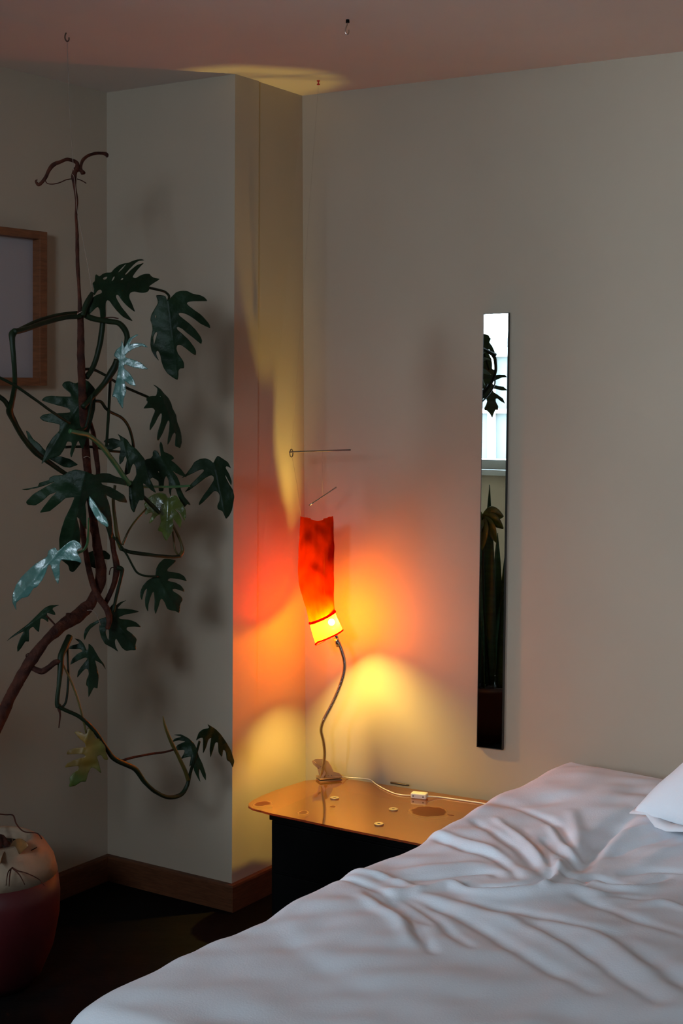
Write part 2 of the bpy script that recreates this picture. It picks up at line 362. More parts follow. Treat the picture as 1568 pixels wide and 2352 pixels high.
stem('petiole', [(412, 1278), (419, 1266), (416, 1248), (408, 1228), (396, 1205)], [5, 4.6, 3.6, 3.4, 3], yl, 0)
stem('petiole', [(412, 1278), (402, 1264), (399, 1240), (396, 1220)], 2.4, yl, .01)
stem('petiole', [(258, 1230), (275, 1250), (290, 1272), (305, 1300), (316, 1316), (335, 1323), (362, 1324)], 2.6, gr, -.01)
stem('branch', [(238, 1180), (254, 1225), (261, 1265), (268, 1303), (262, 1340), (250, 1370), (238, 1392)], [6, 6.5, 6, 8, 6, 6, 6], br, .01)
stem('branch', [(268, 1303), (279, 1307), (280, 1316), (273, 1345), (265, 1380), (260, 1405)], [6, 5.5, 4.5, 4.2, 4, 3.5], gr, .0)
stem('aerial_root', [(266, 1303), (256, 1304), (252, 1312), (251, 1320)], 1.3, br)
stem('stub', [(160, 1437), (156, 1424), (157, 1410)], [6, 5.5, 6], br, -.01)
stem('aerial_root', [(76, 1520), (64, 1515), (60, 1505), (66, 1500)], [3, 1.8, 1.5, .8], br, 0)
stem('branch', [(72, 1533), (95, 1542), (112, 1533), (128, 1521), (140, 1521)], [6, 7, 6.5, 6.5, 6], br, 0)
stem('branch', [(160, 1462), (148, 1488), (140, 1508), (139, 1535), (135, 1575), (131, 1612), (134, 1622)], [8, 8, 7.5, 7, 5, 5.5, 7], gr, 0)
stem('petiole', [(135, 1622), (145, 1622), (153, 1605), (157, 1560), (156, 1520), (155, 1485)], 2.6, gr, .01)
stem('petiole', [(144, 1525), (163, 1565), (178, 1605), (189, 1645), (198, 1684)], 2.4, yl, .0)
stem('aerial_root', [(134, 1624), (138, 1640), (137, 1655), (135, 1672)], [4, 2.2, 1.8, 1.2], br, 0)
stem('vine', [(134, 1622), (150, 1631), (185, 1648), (218, 1680), (243, 1718), (262, 1742), (290, 1756), (312, 1768), (332, 1796), (356, 1818), (385, 1831), (412, 1827), (428, 1808), (437, 1775), (449, 1735), (458, 1703)],
     [5.5, 4.5, 4.5, 4.8, 5, 6, 6.5, 6, 5.2, 5, 5, 5.5, 5, 4.2, 3.5, 3], gr, 0)
stem('vine', [(432, 1792), (425, 1770), (407, 1732), (392, 1702), (379, 1668), (374, 1644)], [5, 5, 4.5, 4.5, 3.2, 1], yl, 0)
stem('petiole', [(274, 1750), (300, 1741), (345, 1732), (380, 1727), (400, 1721)], [3.5, 3, 2.8, 2.6, 2.5], br, 0)
stem('petiole', [(132, 1442), (120, 1428), (106, 1414)], 2.2, br, 0)
stem('petiole', [(204, 1190), (203, 1225), (200, 1250), (190, 1265), (176, 1270)], [2, 3, 3.4, 3.2, 3], bg_, -.06)
stem('petiole', [(342, 661), (360, 665), (378, 670), (388, 680), (386, 690)], [3, 3, 3, 3, 2.6], gr, 0)
stem('branch', [(190, 725), (195, 707), (203, 690), (212, 672)], [6, 6, 7, 4], gr, -.02)
stem('petiole', [(212, 905), (200, 970), (190, 985), (160, 990)], 3, gr, -.03)

def leaf(org, sc, pts, base, tip, material='leaf', dd=0, a=0.0, b=0.0, fold=.12, droop=.25, holes=()):
    """a leaf outline measured at (ox,oy,scale); a,b tilt it in depth; fold bends it along the midrib; droop curls tips back"""
    X = [(org[0]+x/sc, org[1]+y/sc) for x, y in pts]
    bs = Vector((org[0]+base[0]/sc, org[1]+base[1]/sc)); tp = Vector((org[0]+tip[0]/sc, org[1]+tip[1]/sc))
    ax = (tp-bs).normalized(); Lg = (tp-bs).length; pr = Vector((-ax.y, ax.x))
    V2 = []; E = []
    def ring(Q):
        k0 = len(V2)
        q2 = []
        for i in range(len(Q)):
            p, q = Vector(Q[i]), Vector(Q[(i+1) % len(Q)])
            n = max(1, int((q-p).length/3.5))
            for k in range(n): q2.append(p.lerp(q, k/n))
        # light smoothing of the outline
        m_ = len(q2)
        q3 = [q2[i]*.6+(q2[i-1]+q2[(i+1) % m_])*.2 for i in range(m_)]
        V2.extend(q3); E.extend([(k0+i, k0+(i+1) % m_) for i in range(m_)])
        return q3
    rg = ring(X); hr = [ring([(org[0]+x/sc, org[1]+y/sc) for x, y in h]) for h in holes]
    def inside(p, R):
        c = False; n = len(R); j = n-1
        for i in range(n):
            if (R[i].y > p.y) != (R[j].y > p.y) and p.x < (R[j].x-R[i].x)*(p.y-R[i].y)/(R[j].y-R[i].y)+R[i].x: c = not c
            j = i
        return c
    x0, x1 = min(p.x for p in rg), max(p.x for p in rg); y0, y1 = min(p.y for p in rg), max(p.y for p in rg)
    st = 3.6; i = 0; y = y0
    while y < y1:
        x = x0+(st/2 if i % 2 else 0)
        while x < x1:
            q = Vector((x, y))
            if inside(q, rg): V2.append(q)
            x += st
        y += st*.87; i += 1
    vo, eo, fo_, *_ = delaunay_2d_cdt(V2, E, [], 1, .05)
    keep = []
    for f in fo_:
        c = sum((vo[k] for k in f), Vector((0, 0)))/len(f)
        if inside(c, rg) and not any(inside(c, h) for h in hr): keep.append(tuple(f))
    d0 = dfield(bs.x, bs.y)+dd; out = []
    seed = bs.x*.37
    for v in vo:
        r = v-bs; u = r.dot(ax); w = r.dot(pr)
        dx = r.x*PXM; dz = -r.y*PXM
        d = d0+a*dx+b*dz+fold*abs(w)*PXM+droop*(max(u, 0)*PXM)**2*4+droop*(w*PXM)**2*5
        ph = (u+abs(w)*.55)*.24
        d += .0006*math.sin(ph)*min(1, abs(w)/12)                       # side veins
        d -= .002*math.exp(-(w/2.2)**2)                                  # midrib
        d += .006*noise.noise(Vector((v.x*.03, v.y*.03, seed)))
        out.append(P(v.x, v.y, d))
    o = mk('leaf', out, keep, M[material], plant, True)
    md = o.modifiers.new('thickness', 'SOLIDIFY'); md.thickness = .0009; md.offset = 0
    return o
c1 = (180, 580); c2 = (0, 320); c3 = (220, 860); c5 = (180, 1100); cJ = (0, 860); c4 = (0, 1060); c6 = (0, 1360); c7 = (130, 1600)
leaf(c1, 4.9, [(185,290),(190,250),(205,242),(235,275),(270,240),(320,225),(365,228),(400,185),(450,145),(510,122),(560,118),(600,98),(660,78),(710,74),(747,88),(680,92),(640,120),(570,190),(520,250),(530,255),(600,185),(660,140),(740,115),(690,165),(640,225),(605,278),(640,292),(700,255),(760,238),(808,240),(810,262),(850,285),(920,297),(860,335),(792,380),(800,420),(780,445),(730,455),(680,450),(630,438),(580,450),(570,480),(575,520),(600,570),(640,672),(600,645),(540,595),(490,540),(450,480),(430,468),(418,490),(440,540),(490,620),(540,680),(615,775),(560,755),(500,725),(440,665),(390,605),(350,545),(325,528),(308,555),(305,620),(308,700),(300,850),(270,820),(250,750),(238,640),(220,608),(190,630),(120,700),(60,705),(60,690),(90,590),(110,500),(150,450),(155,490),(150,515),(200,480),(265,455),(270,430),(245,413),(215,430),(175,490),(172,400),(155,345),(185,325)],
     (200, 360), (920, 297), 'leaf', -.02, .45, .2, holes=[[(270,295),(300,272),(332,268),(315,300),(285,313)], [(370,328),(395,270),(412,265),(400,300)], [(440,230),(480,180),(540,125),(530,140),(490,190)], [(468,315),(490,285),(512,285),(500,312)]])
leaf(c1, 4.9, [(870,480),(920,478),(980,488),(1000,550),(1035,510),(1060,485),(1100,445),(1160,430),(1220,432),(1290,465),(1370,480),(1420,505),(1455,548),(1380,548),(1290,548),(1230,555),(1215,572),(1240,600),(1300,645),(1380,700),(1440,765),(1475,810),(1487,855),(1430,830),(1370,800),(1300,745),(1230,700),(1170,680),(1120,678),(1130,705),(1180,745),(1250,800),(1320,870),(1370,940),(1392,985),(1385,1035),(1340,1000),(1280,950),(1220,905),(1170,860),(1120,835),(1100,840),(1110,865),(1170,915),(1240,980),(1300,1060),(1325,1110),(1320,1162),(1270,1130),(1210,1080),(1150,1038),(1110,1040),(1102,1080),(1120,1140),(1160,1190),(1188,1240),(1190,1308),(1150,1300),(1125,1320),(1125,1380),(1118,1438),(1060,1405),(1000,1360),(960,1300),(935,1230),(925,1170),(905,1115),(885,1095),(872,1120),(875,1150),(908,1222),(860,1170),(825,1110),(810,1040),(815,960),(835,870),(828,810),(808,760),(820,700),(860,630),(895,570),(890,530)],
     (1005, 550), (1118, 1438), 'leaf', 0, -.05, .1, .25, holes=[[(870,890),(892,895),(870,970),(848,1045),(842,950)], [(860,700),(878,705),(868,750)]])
leaf(c2, 2.8, [(782,1290),(800,1340),(830,1280),(880,1253),(893,1256),(850,1285),(830,1320),(880,1308),(925,1315),(955,1340),(910,1330),(860,1345),(815,1375),(800,1400),(850,1415),(905,1435),(955,1480),(900,1475),(850,1465),(800,1445),(795,1470),(830,1500),(860,1545),(875,1590),(830,1575),(800,1550),(812,1620),(795,1670),(790,1735),(760,1690),(750,1660),(720,1655),(735,1600),(750,1540),(760,1480),(765,1420),(730,1390),(750,1350),(780,1330)],
     (785, 1350), (785, 1735), 'leafpaintsheen', -.03, -.36, .04, .10, .05)
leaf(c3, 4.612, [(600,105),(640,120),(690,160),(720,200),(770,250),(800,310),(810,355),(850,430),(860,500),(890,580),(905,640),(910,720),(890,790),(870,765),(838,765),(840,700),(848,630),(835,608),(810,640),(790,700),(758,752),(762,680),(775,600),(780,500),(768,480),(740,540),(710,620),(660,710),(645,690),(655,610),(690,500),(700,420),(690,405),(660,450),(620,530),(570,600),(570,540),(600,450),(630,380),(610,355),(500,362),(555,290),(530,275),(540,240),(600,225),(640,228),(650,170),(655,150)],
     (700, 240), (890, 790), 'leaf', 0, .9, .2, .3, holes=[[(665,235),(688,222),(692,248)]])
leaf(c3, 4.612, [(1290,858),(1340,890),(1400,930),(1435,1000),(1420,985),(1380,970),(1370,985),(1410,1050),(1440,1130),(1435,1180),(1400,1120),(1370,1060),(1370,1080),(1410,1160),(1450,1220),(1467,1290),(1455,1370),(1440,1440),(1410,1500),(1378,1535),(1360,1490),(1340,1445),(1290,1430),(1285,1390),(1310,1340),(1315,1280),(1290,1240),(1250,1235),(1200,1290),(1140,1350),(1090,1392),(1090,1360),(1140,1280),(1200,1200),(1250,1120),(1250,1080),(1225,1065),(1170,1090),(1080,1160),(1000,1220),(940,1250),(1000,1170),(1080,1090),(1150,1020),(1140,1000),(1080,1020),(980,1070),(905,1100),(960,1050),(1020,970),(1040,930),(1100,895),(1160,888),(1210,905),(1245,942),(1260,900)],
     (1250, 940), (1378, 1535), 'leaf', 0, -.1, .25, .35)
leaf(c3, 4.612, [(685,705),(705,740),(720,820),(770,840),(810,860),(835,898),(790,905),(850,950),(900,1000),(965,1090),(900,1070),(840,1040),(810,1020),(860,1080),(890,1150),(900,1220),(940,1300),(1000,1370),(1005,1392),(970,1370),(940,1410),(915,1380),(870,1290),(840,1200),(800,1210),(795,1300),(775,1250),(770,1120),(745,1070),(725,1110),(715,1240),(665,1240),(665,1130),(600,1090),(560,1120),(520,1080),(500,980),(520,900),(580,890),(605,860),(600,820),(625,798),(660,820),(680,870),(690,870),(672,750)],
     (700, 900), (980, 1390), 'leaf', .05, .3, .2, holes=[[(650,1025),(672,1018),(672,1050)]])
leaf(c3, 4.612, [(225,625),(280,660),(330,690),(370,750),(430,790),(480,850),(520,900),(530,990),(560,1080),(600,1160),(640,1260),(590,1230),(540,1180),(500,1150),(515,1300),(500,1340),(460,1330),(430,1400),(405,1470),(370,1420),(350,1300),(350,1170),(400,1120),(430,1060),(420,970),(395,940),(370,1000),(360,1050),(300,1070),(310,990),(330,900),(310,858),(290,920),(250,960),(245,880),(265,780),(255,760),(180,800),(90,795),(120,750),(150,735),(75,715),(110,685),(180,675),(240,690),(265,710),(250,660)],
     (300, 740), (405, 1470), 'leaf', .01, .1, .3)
leaf(c5, 5.6, [(900,240),(980,190),(1060,175),(1120,190),(1155,250),(1200,215),(1260,210),(1290,260),(1340,320),(1380,400),(1385,480),(1365,548),(1340,500),(1310,440),(1270,400),(1230,380),(1290,440),(1330,530),(1310,640),(1270,580),(1215,500),(1220,580),(1210,680),(1170,740),(1130,802),(1095,750),(1075,680),(1015,665),(1040,610),(1060,550),(1050,450),(1000,480),(960,540),(905,580),(930,500),(960,430),(900,440),(860,470),(850,420),(860,360),(840,330),(860,295)],
     (1150, 260), (1130, 802), 'leaflime', -.04, -.15, .1, .3)
leaf(c5, 5.6, [(1100,1025),(1180,1030),(1260,1050),(1200,1110),(1140,1160),(1140,1190),(1220,1200),(1300,1215),(1360,1250),(1398,1322),(1340,1300),(1260,1285),(1180,1275),(1140,1300),(1155,1315),(1240,1330),(1310,1365),(1350,1410),(1368,1455),(1310,1435),(1250,1415),(1205,1415),(1210,1440),(1270,1475),(1320,1510),(1345,1555),(1310,1600),(1298,1730),(1250,1700),(1180,1690),(1140,1670),(1110,1590),(1070,1530),(1050,1560),(1030,1640),(992,1745),(975,1680),(980,1560),(970,1445),(950,1460),(920,1540),(900,1620),(895,1715),(860,1640),(855,1550),(880,1420),(880,1405),(850,1440),(830,1500),(818,1568),(795,1520),(795,1450),(830,1370),(890,1305),(960,1265),(990,1250),(1000,1150),(1040,1080)],
     (1010, 1260), (1298, 1730), 'leaf', 0, .5, .15)
leaf(cJ, 5.227, [(740,130),(770,90),(830,80),(905,110),(1000,60),(1060,80),(1140,170),(1150,250),(1140,420),(1100,580),(1060,720),(1030,790),(1000,900),(975,880),(940,790),(920,830),(885,930),(855,1005),(840,950),(860,860),(860,810),(805,805),(780,880),(720,975),(620,1005),(540,1040),(495,1080),(520,1000),(560,870),(630,760),(710,680),(720,600),(620,580),(520,560),(470,520),(520,480),(620,468),(740,465),(850,455),(840,420),(790,395),(700,375),(600,345),(495,312),(540,268),(620,255),(720,265),(858,268),(840,220),(780,175)],
     (1050, 200), (500, 1080), 'leaf', .03, .35, .25, .15)
leaf(cJ, 5.227, [(310,670),(345,690),(400,780),(470,830),(540,910),(620,1000),(720,980),(850,1020),(940,1085),(840,1120),(760,1110),(640,1040),(560,1000),(470,960),(360,860)],
     (940, 1085), (310, 670), 'leaf', .02, .3, .25, .2)
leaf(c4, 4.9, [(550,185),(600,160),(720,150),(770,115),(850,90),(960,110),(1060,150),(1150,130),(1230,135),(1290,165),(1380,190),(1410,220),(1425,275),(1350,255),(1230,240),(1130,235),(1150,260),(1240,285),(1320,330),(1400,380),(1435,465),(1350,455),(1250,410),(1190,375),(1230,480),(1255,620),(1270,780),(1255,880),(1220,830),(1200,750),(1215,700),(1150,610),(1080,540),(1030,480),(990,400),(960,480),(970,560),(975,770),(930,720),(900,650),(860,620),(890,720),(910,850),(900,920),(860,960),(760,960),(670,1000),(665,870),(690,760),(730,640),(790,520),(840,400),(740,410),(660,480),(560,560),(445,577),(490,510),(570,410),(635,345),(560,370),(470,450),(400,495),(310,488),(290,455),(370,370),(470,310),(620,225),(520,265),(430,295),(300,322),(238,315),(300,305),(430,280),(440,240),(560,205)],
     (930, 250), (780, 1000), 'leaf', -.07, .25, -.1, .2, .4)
leaf(c4, 4.9, [(1000,380),(1060,450),(1130,560),(1200,640),(1225,720),(1215,745),(1140,700),(1080,640),(1040,560),(1000,480)],
     (1000, 380), (1225, 730), 'leafpaintsheen', -.085, -.25, .15, .2, .2)
leaf(c4, 4.9, [(680,1100),(800,1090),(915,1140),(860,1210),(820,1250),(780,1230),(770,1170)], (800, 1095), (820, 1250), 'leaf', .0, .3, .2)
leaf(c4, 4.9, [(620,965),(650,1010),(720,950),(800,890),(840,880),(900,920),(925,970),(880,985),(860,1000),(890,1060),(915,1110),(920,1145),(860,1120),(760,1110),(690,1100),(670,1160),(675,1260),(655,1385),(620,1320),(590,1230),(565,1150),(540,1170),(520,1240),(480,1330),(410,1420),(380,1420),(350,1470),(320,1520),(240,1540),(180,1590),(185,1680),(140,1590),(140,1500),(180,1390),(240,1300),(320,1220),(400,1150),(530,1070),(545,1000)],
     (650, 1030), (150, 1590), 'leafpaintsheen', -.09, -.38, .06, .10, .08)
leaf(c4, 4.9, [(975,1030),(1060,1000),(1180,1000),(1240,1050),(1235,1105),(1140,1095),(1080,1210),(1000,1170)], (1060, 1010), (1080, 1210), 'leaf', .04, .3, .2)
leaf(c6, 4.356, [(65,492),(120,440),(200,380),(280,320),(350,250),(400,200),(450,155),(500,132),(598,127),(530,155),(520,172),(550,200),(557,235),(500,215),(465,205),(480,250),(485,305),(440,270),(405,262),(398,330),(390,405),(350,370),(330,342),(290,375),(292,440),(290,500),(255,490),(215,555),(175,603),(170,550),(200,460),(240,390),(180,420),(120,455)],
     (460, 210), (70, 490), 'leaf', .0, .3, .3)
leaf(c6, 4.356, [(1090,165),(1130,115),(1150,140),(1200,100),(1270,78),(1220,110),(1170,165),(1250,165),(1330,175),(1395,195),(1340,210),(1250,225),(1180,255),(1200,270),(1290,275),(1360,300),(1415,352),(1340,345),(1265,350),(1262,375),(1320,415),(1370,470),(1355,520),(1360,582),(1300,580),(1265,592),(1220,560),(1190,510),(1160,460),(1148,490),(1155,540),(1185,600),(1120,555),(1050,520),(1010,450),(990,360),(1000,300),(950,330),(900,370),(870,420),(845,485),(835,440),(850,370),(900,320),(1000,270),(1080,240)],
     (1120, 220), (1360, 582), 'leaf', .01, .4, .2, holes=[[(1070,360),(1088,370),(1090,430),(1085,485),(1060,430),(1055,385)]])
leaf(c6, 4.356, [(740,460),(800,475),(840,520),(870,590),(885,560),(885,510),(930,550),(975,630),(1000,670),(1040,720),(1060,780),(1020,720),(950,680),(970,760),(988,840),(980,920),(975,970),(940,950),(885,1055),(880,940),(860,935),(865,880),(890,820),(880,770),(860,760),(820,800),(770,860),(780,790),(830,720),(880,665),(860,650),(790,680),(700,730),(720,670),(770,620),(830,590),(810,570),(740,570),(685,570),(700,540),(770,520),(800,510)],
     (885, 600), (885, 1055), 'leaf', .01, .3, .2)
leaf(c7, 3.6465, [(145,295),(190,290),(240,320),(260,255),(310,300),(330,360),(350,345),(380,380),(410,420),(410,460),(435,530),(400,530),(370,485),(335,500),(355,560),(375,645),(320,600),(290,590),(265,640),(245,715),(210,710),(150,750),(100,757),(115,715),(105,680),(140,640),(185,605),(190,580),(130,585),(65,595),(90,555),(160,525),(240,505),(240,485),(180,480),(80,485),(95,450),(160,428),(245,425),(240,390),(190,350)],
     (270, 300), (110, 757), 'leafyellow', .0, .2, .2)
leaf(c7, 3.6465, [(975,320),(1040,315),(1100,345),(1150,390),(1175,440),(1190,500),(1220,560),(1250,650),(1250,705),(1225,670),(1195,600),(1190,650),(1205,720),(1180,680),(1150,620),(1140,560),(1110,590),(1125,500),(1080,510),(1035,525),(1070,470),(1075,445),(985,450),(1010,405),(1080,375),(1020,365),(955,385),(990,350),(1050,335)],
     (1130, 420), (1205, 720), 'leaf', .03, .3, .2)
leaf(c7, 3.6465, [(1260,228),(1330,270),(1370,310),(1420,380),(1460,450),(1488,540),(1475,597),(1450,545),(1425,535),(1415,460),(1395,440),(1385,510),(1355,470),(1350,380),(1330,380),(1310,450),(1287,515),(1280,440),(1295,340),(1270,360),(1250,430),(1225,480),(1225,400),(1225,340),(1200,345),(1165,370),(1190,300),(1230,270),(1280,265)],
     (1200, 330), (1480, 570), 'leaf', .04, .5, -.9, .2, .1)

# strings holding the plant
hkb = P(154, 96, hk.y)
o = mk('string', *tube([hkb+Vector((0, 0, .004)), P(160, 250, 3.76), pp(170, 392)+Vector((0, -.006, 0))], .0008, 6, 6), M['string'], smooth=True)
prop(o, 'long thin string from the brown ceiling hook down to the top of the stem', 'string', 'strings tying the plant')
o = mk('string', *tube([pp(166, 400, -.01), pp(171, 412, -.012), pp(176, 470, -.012), pp(180, 500, -.006), pp(200, 600), pp(213, 680, -.02)], .0007, 6, 6), M['string'], smooth=True)
prop(o, 'thin string slanting from the bare stem top down to the upper leaf', 'string', 'strings tying the plant')
for i, (pts, lab) in enumerate([([(200, 1402, -.025), (212, 1402, -.03), (222, 1412, -.03), (231, 1436, -.02)], 'short pale string tied around the thick bent trunk'),
      ([(177, 722, -.02), (185, 717, -.025), (196, 716, -.02)], 'pale string knot where the side branches leave the upright stem'),
      ([(192, 1051, -.02), (200, 1048, -.022), (207, 1052, -.015)], 'pale string loop around the stem between the two large dark leaves')]):
    prop(mk('string', *tube([pp(*p) for p in pts], .0011, 6, 6), M['string'], smooth=True), lab, 'string', 'strings tying the plant')

# ------------------------------------------------------------------ pot lower left
pc = Vector((-.915, 3.76, 0)); wl = (pc-A).dot(nL)
pot = empty('planter', pc, 'round dark red plant pot with cream rim, dried plant inside, on dark floor', 'plant pot')
prof = [(.10, 0), (.125, .03), (.155, .10), (.170, .18), (.172, .24), (.166, .29)]
rim = [(.166, .29), (.155, .33), (.132, .365), (.108, .38), (.096, .382), (.092, .372), (.094, .35)]
mk('pot_body', *lathe(prof, pc, 40), M['potred'], pot, True)
mk('pot_rim', *lathe(rim, pc, 40), M['potcream'], pot, True)
mk('soil', *lathe([(.093, .352), (.05, .360), (.01, .362)], pc, 24), M['soil'], pot, True)
dp = empty('dried_plant', pc+Vector((0, 0, .36)), 'small half dried plant with orange leaves and trailing roots in red pot', 'plant')
def blade(name, p0, p1, w, sag, material, parent, n=10):
    V, Fc = [], []; t = (p1-p0); s = t.cross(Vector((.25, 1, -.35)))
    if s.length < 1e-5: s = Vector((1, 0, 0))
    s.normalize()
    for i in range(n+1):
        u = i/n; ww = w*math.sin(math.pi*min(.98, u*.9+.08))**.8; c = p0+t*u+Vector((0, 0, -sag*4*(u-.5)**2+sag))
        V += [c-s*ww+Vector((0, 0, ww*.35)), c, c+s*ww+Vector((0, 0, ww*.35))]
    for i in range(n):
        a = i*3; Fc += [(a, a+1, a+4, a+3), (a+1, a+2, a+5, a+4)]
    o = mk(name, V, Fc, material, parent, True)
    md = o.modifiers.new('thickness', 'SOLIDIFY'); md.thickness = .001; return o
q0 = P(15, 1975, 3.74)
for x, y, d, w, mt in ((65, 1942, 3.62, .020, 'leaforange'), (60, 1934, 3.80, .014, 'leafyellow'), (-30, 1955, 3.6, .02, 'leaforange'), (25, 1930, 3.85, .013, 'leaforange'), (-10, 1920, 3.8, .018, 'stembrown'), (0, 1985, 3.58, .014, 'leaforange')):
    blade('leaf', q0, P(x, y, d), w, .008, M[mt], dp)
for pts in ([(28, 1993, 3.62), (40, 2000, 3.59), (62, 2006, 3.585), (90, 2020, 3.60), (102, 2035, 3.60)], [(28, 1993, 3.6), (18, 2005, 3.585), (14, 2034, 3.585)],
            [(30, 1995, 3.6), (45, 2010, 3.588), (57, 2032, 3.588)], [(25, 1995, 3.6), (22, 2015, 3.584), (21, 2036, 3.586)]):
    mk('root', *tube([P(*p) for p in pts], [.002, .0009], 6, 5), M['stembrown'], dp, True)
mk('twig', *tube([P(60, 1960, 3.70), P(85, 1946, 3.7)], .0015, 6, 3), M['soil'], dp, True)
mk('twig', *tube([P(-20, 1868, 3.75), P(12, 1871, 3.75), P(30, 1873, 3.74), P(38, 1893, 3.73), P(55, 1910, 3.72), P(85, 1914, 3.71), P(96, 1927, 3.7)], [.0022, .0014], 6, 6), M['stembrown'], dp, True)
mk('stalk', *tube([q0, P(0, 1940, 3.74), P(-20, 1868, 3.75)], .003, 8, 4), M['stembrown'], dp, True)

# ------------------------------------------------------------------ bedside cabinet with tinted glass top
TZ = .335
outl = [(571, 1845), (570, 1851), (580, 1857), (600, 1862), (618, 1867), (700, 1884), (780, 1901), (860, 1917), (935, 1932), (1010, 1947), (1080, 1961)]
front = [onZ(x, y, TZ) for x, y in outl]
bl = [onZ(x, y, TZ) for x, y in ((700, 1793), (668, 1803), (632, 1815), (600, 1828), (580, 1838))]
BA = Vector((.639, 4.14, 0)); BF = Vector((-.483, 2.50, 0)); dB = (BF-BA).normalized(); nB = Vector((dB.y, -dB.x, 0))
if nB.x > 0: nB = -nB       # out of the bed towards its left side
def hit(p, d, q, e):        # 2D line intersection
    det = d.x*(-e.y)+e.x*d.y; r = q-p; t = (r.x*(-e.y)+e.x*r.y)/det; return p+d*t
edge0 = BA+nB*.012; fe = (front[-1]-front[-4]).normalized()
fr_ = hit(front[-1], fe, edge0, dB); bk0 = Cc+nR*.03
br_ = hit(bk0, dR, edge0, dB)
bk1 = bk0+dR*((bl[0]-bk0).dot(dR)+.07)
poly = [Vector((*p.xy, 0)) for p in front[:-1]]+[fr_, br_, bk1]+[Vector((*p.xy, 0)) for p in bl]
ctr = (poly[5]+br_)/2
cab = empty('bedside_cabinet', (ctr.x, ctr.y, 0), 'low black cabinet with bronze glossy rounded top in the corner beside the bed', 'cabinet')
m, N, L, b = new_mat('bronze_glossy_top'); M['top'] = m
b.inputs['Base Color'].default_value = (.80, .50, .24, 1); b.inputs['Metallic'].default_value = .9; b.inputs['Roughness'].default_value = .07
b.inputs['Coat Weight'].default_value = .5; b.inputs['Coat Roughness'].default_value = .02
geo = N.new('ShaderNodeTexCoord'); nz = N.new('ShaderNodeTexNoise'); nz.inputs['Scale'].default_value = 22; nz.inputs['Detail'].default_value = 4
L.new(geo.outputs['Object'], nz.inputs[0])
acc = None
def spot(cx, cy, ang, rx, ry, soft):
    """bare worn patch in the bronze surface, at a place on the top"""
    global acc
    mp = N.new('ShaderNodeMapping'); mp.vector_type = 'TEXTURE'
    mp.inputs['Location'].default_value = (cx, cy, 0); mp.inputs['Rotation'].default_value = (0, 0, ang); mp.inputs['Scale'].default_value = (rx, ry, 1)
    wr = N.new('ShaderNodeVectorMath'); wr.operation = 'SCALE'; wr.inputs['Scale'].default_value = .035
    sb = N.new('ShaderNodeVectorMath'); sb.operation = 'SUBTRACT'; sb.inputs[1].default_value = (.5, .5, .5)
    L.new(nz.outputs['Color'], sb.inputs[0]); L.new(sb.outputs[0], wr.inputs[0])
    ad = N.new('ShaderNodeVectorMath'); L.new(geo.outputs['Object'], ad.inputs[0]); L.new(wr.outputs[0], ad.inputs[1]); L.new(ad.outputs[0], mp.inputs[0])
    sx = N.new('ShaderNodeSeparateXYZ'); L.new(mp.outputs[0], sx.inputs[0])
    cb = N.new('ShaderNodeCombineXYZ'); L.new(sx.outputs[0], cb.inputs[0]); L.new(sx.outputs[1], cb.inputs[1])
    ln = N.new('ShaderNodeVectorMath'); ln.operation = 'LENGTH'; L.new(cb.outputs[0], ln.inputs[0])
    r = N.new('ShaderNodeMapRange'); r.inputs[1].default_value = 1+soft; r.inputs[2].default_value = 1-soft; L.new(ln.outputs['Value'], r.inputs[0])
    if acc is None: acc = r.outputs[0]
    else:
        mxx = N.new('ShaderNodeMath'); mxx.operation = 'MAXIMUM'; L.new(acc, mxx.inputs[0]); L.new(r.outputs[0], mxx.inputs[1]); acc = mxx.outputs[0]
fa = math.atan2(dR.y, dR.x)
for x, y, rx, ry, s in ((984, 1864, .055, .052, .12), (1033, 1872, .012, .006, .2), (602, 1846, .022, .03, .25), (764, 1853, .010, .010, .15), (697, 1866, .016, .016, .3)):
    q = onZ(x, y, TZ); spot(q.x, q.y, fa, rx, ry, s)
mc = N.new('ShaderNodeMixRGB'); mc.inputs[1].default_value = (.80, .50, .24, 1); mc.inputs[2].default_value = (.11, .028, .010, 1); L.new(acc, mc.inputs[0]); L.new(mc.outputs[0], b.inputs['Base Color'])
for s_, lo, hi in (('Metallic', .9, .0), ('Roughness', .07, .6), ('Coat Weight', .5, .0)):
    mr_ = N.new('ShaderNodeMapRange'); mr_.inputs[3].default_value = lo; mr_.inputs[4].default_value = hi; L.new(acc, mr_.inputs[0]); L.new(mr_.outputs[0], b.inputs[s_])
rz = N.new('ShaderNodeTexNoise'); rz.inputs['Scale'].default_value = 7; L.new(geo.outputs['Object'], rz.inputs[0])
bp = N.new('ShaderNodeBump'); bp.inputs['Strength'].default_value = .03; bp.inputs['Distance'].default_value = .01; L.new(rz.outputs[0], bp.inputs['Height']); L.new(bp.outputs[0], b.inputs['Normal'])
tt = N.new('ShaderNodeBsdfTransparent'); tt.inputs[0].default_value = (1, .42, .07, 1); tm = N.new('ShaderNodeMixShader'); tm.inputs[0].default_value = .38
L.new(b.outputs[0], tm.inputs[1]); L.new(tt.outputs[0], tm.inputs[2]); L.new(tm.outputs[0], N['Material Output'].inputs[0])
topo = mk('tabletop', *prism([(p.x, p.y) for p in poly], TZ-.006, TZ), M['top'], cab)
b0 = onZ(618, 1872, TZ-.012); b0.z = 0
wb = (hit(b0, fe, edge0, dB)-b0).length-.02; fe2 = Vector((fe.x, fe.y, 0)).normalized(); bn = Vector((-fe2.y, fe2.x, 0))
if bn.y < 0: bn = -bn
db = .30
bevel(mk('carcass', *merge(obox(b0+bn*.012, fe2, bn, wb, db, 0, TZ-.03), obox(b0, fe2, bn, wb, db+.012, TZ-.026, TZ-.0065)), M['black'], cab), .002)
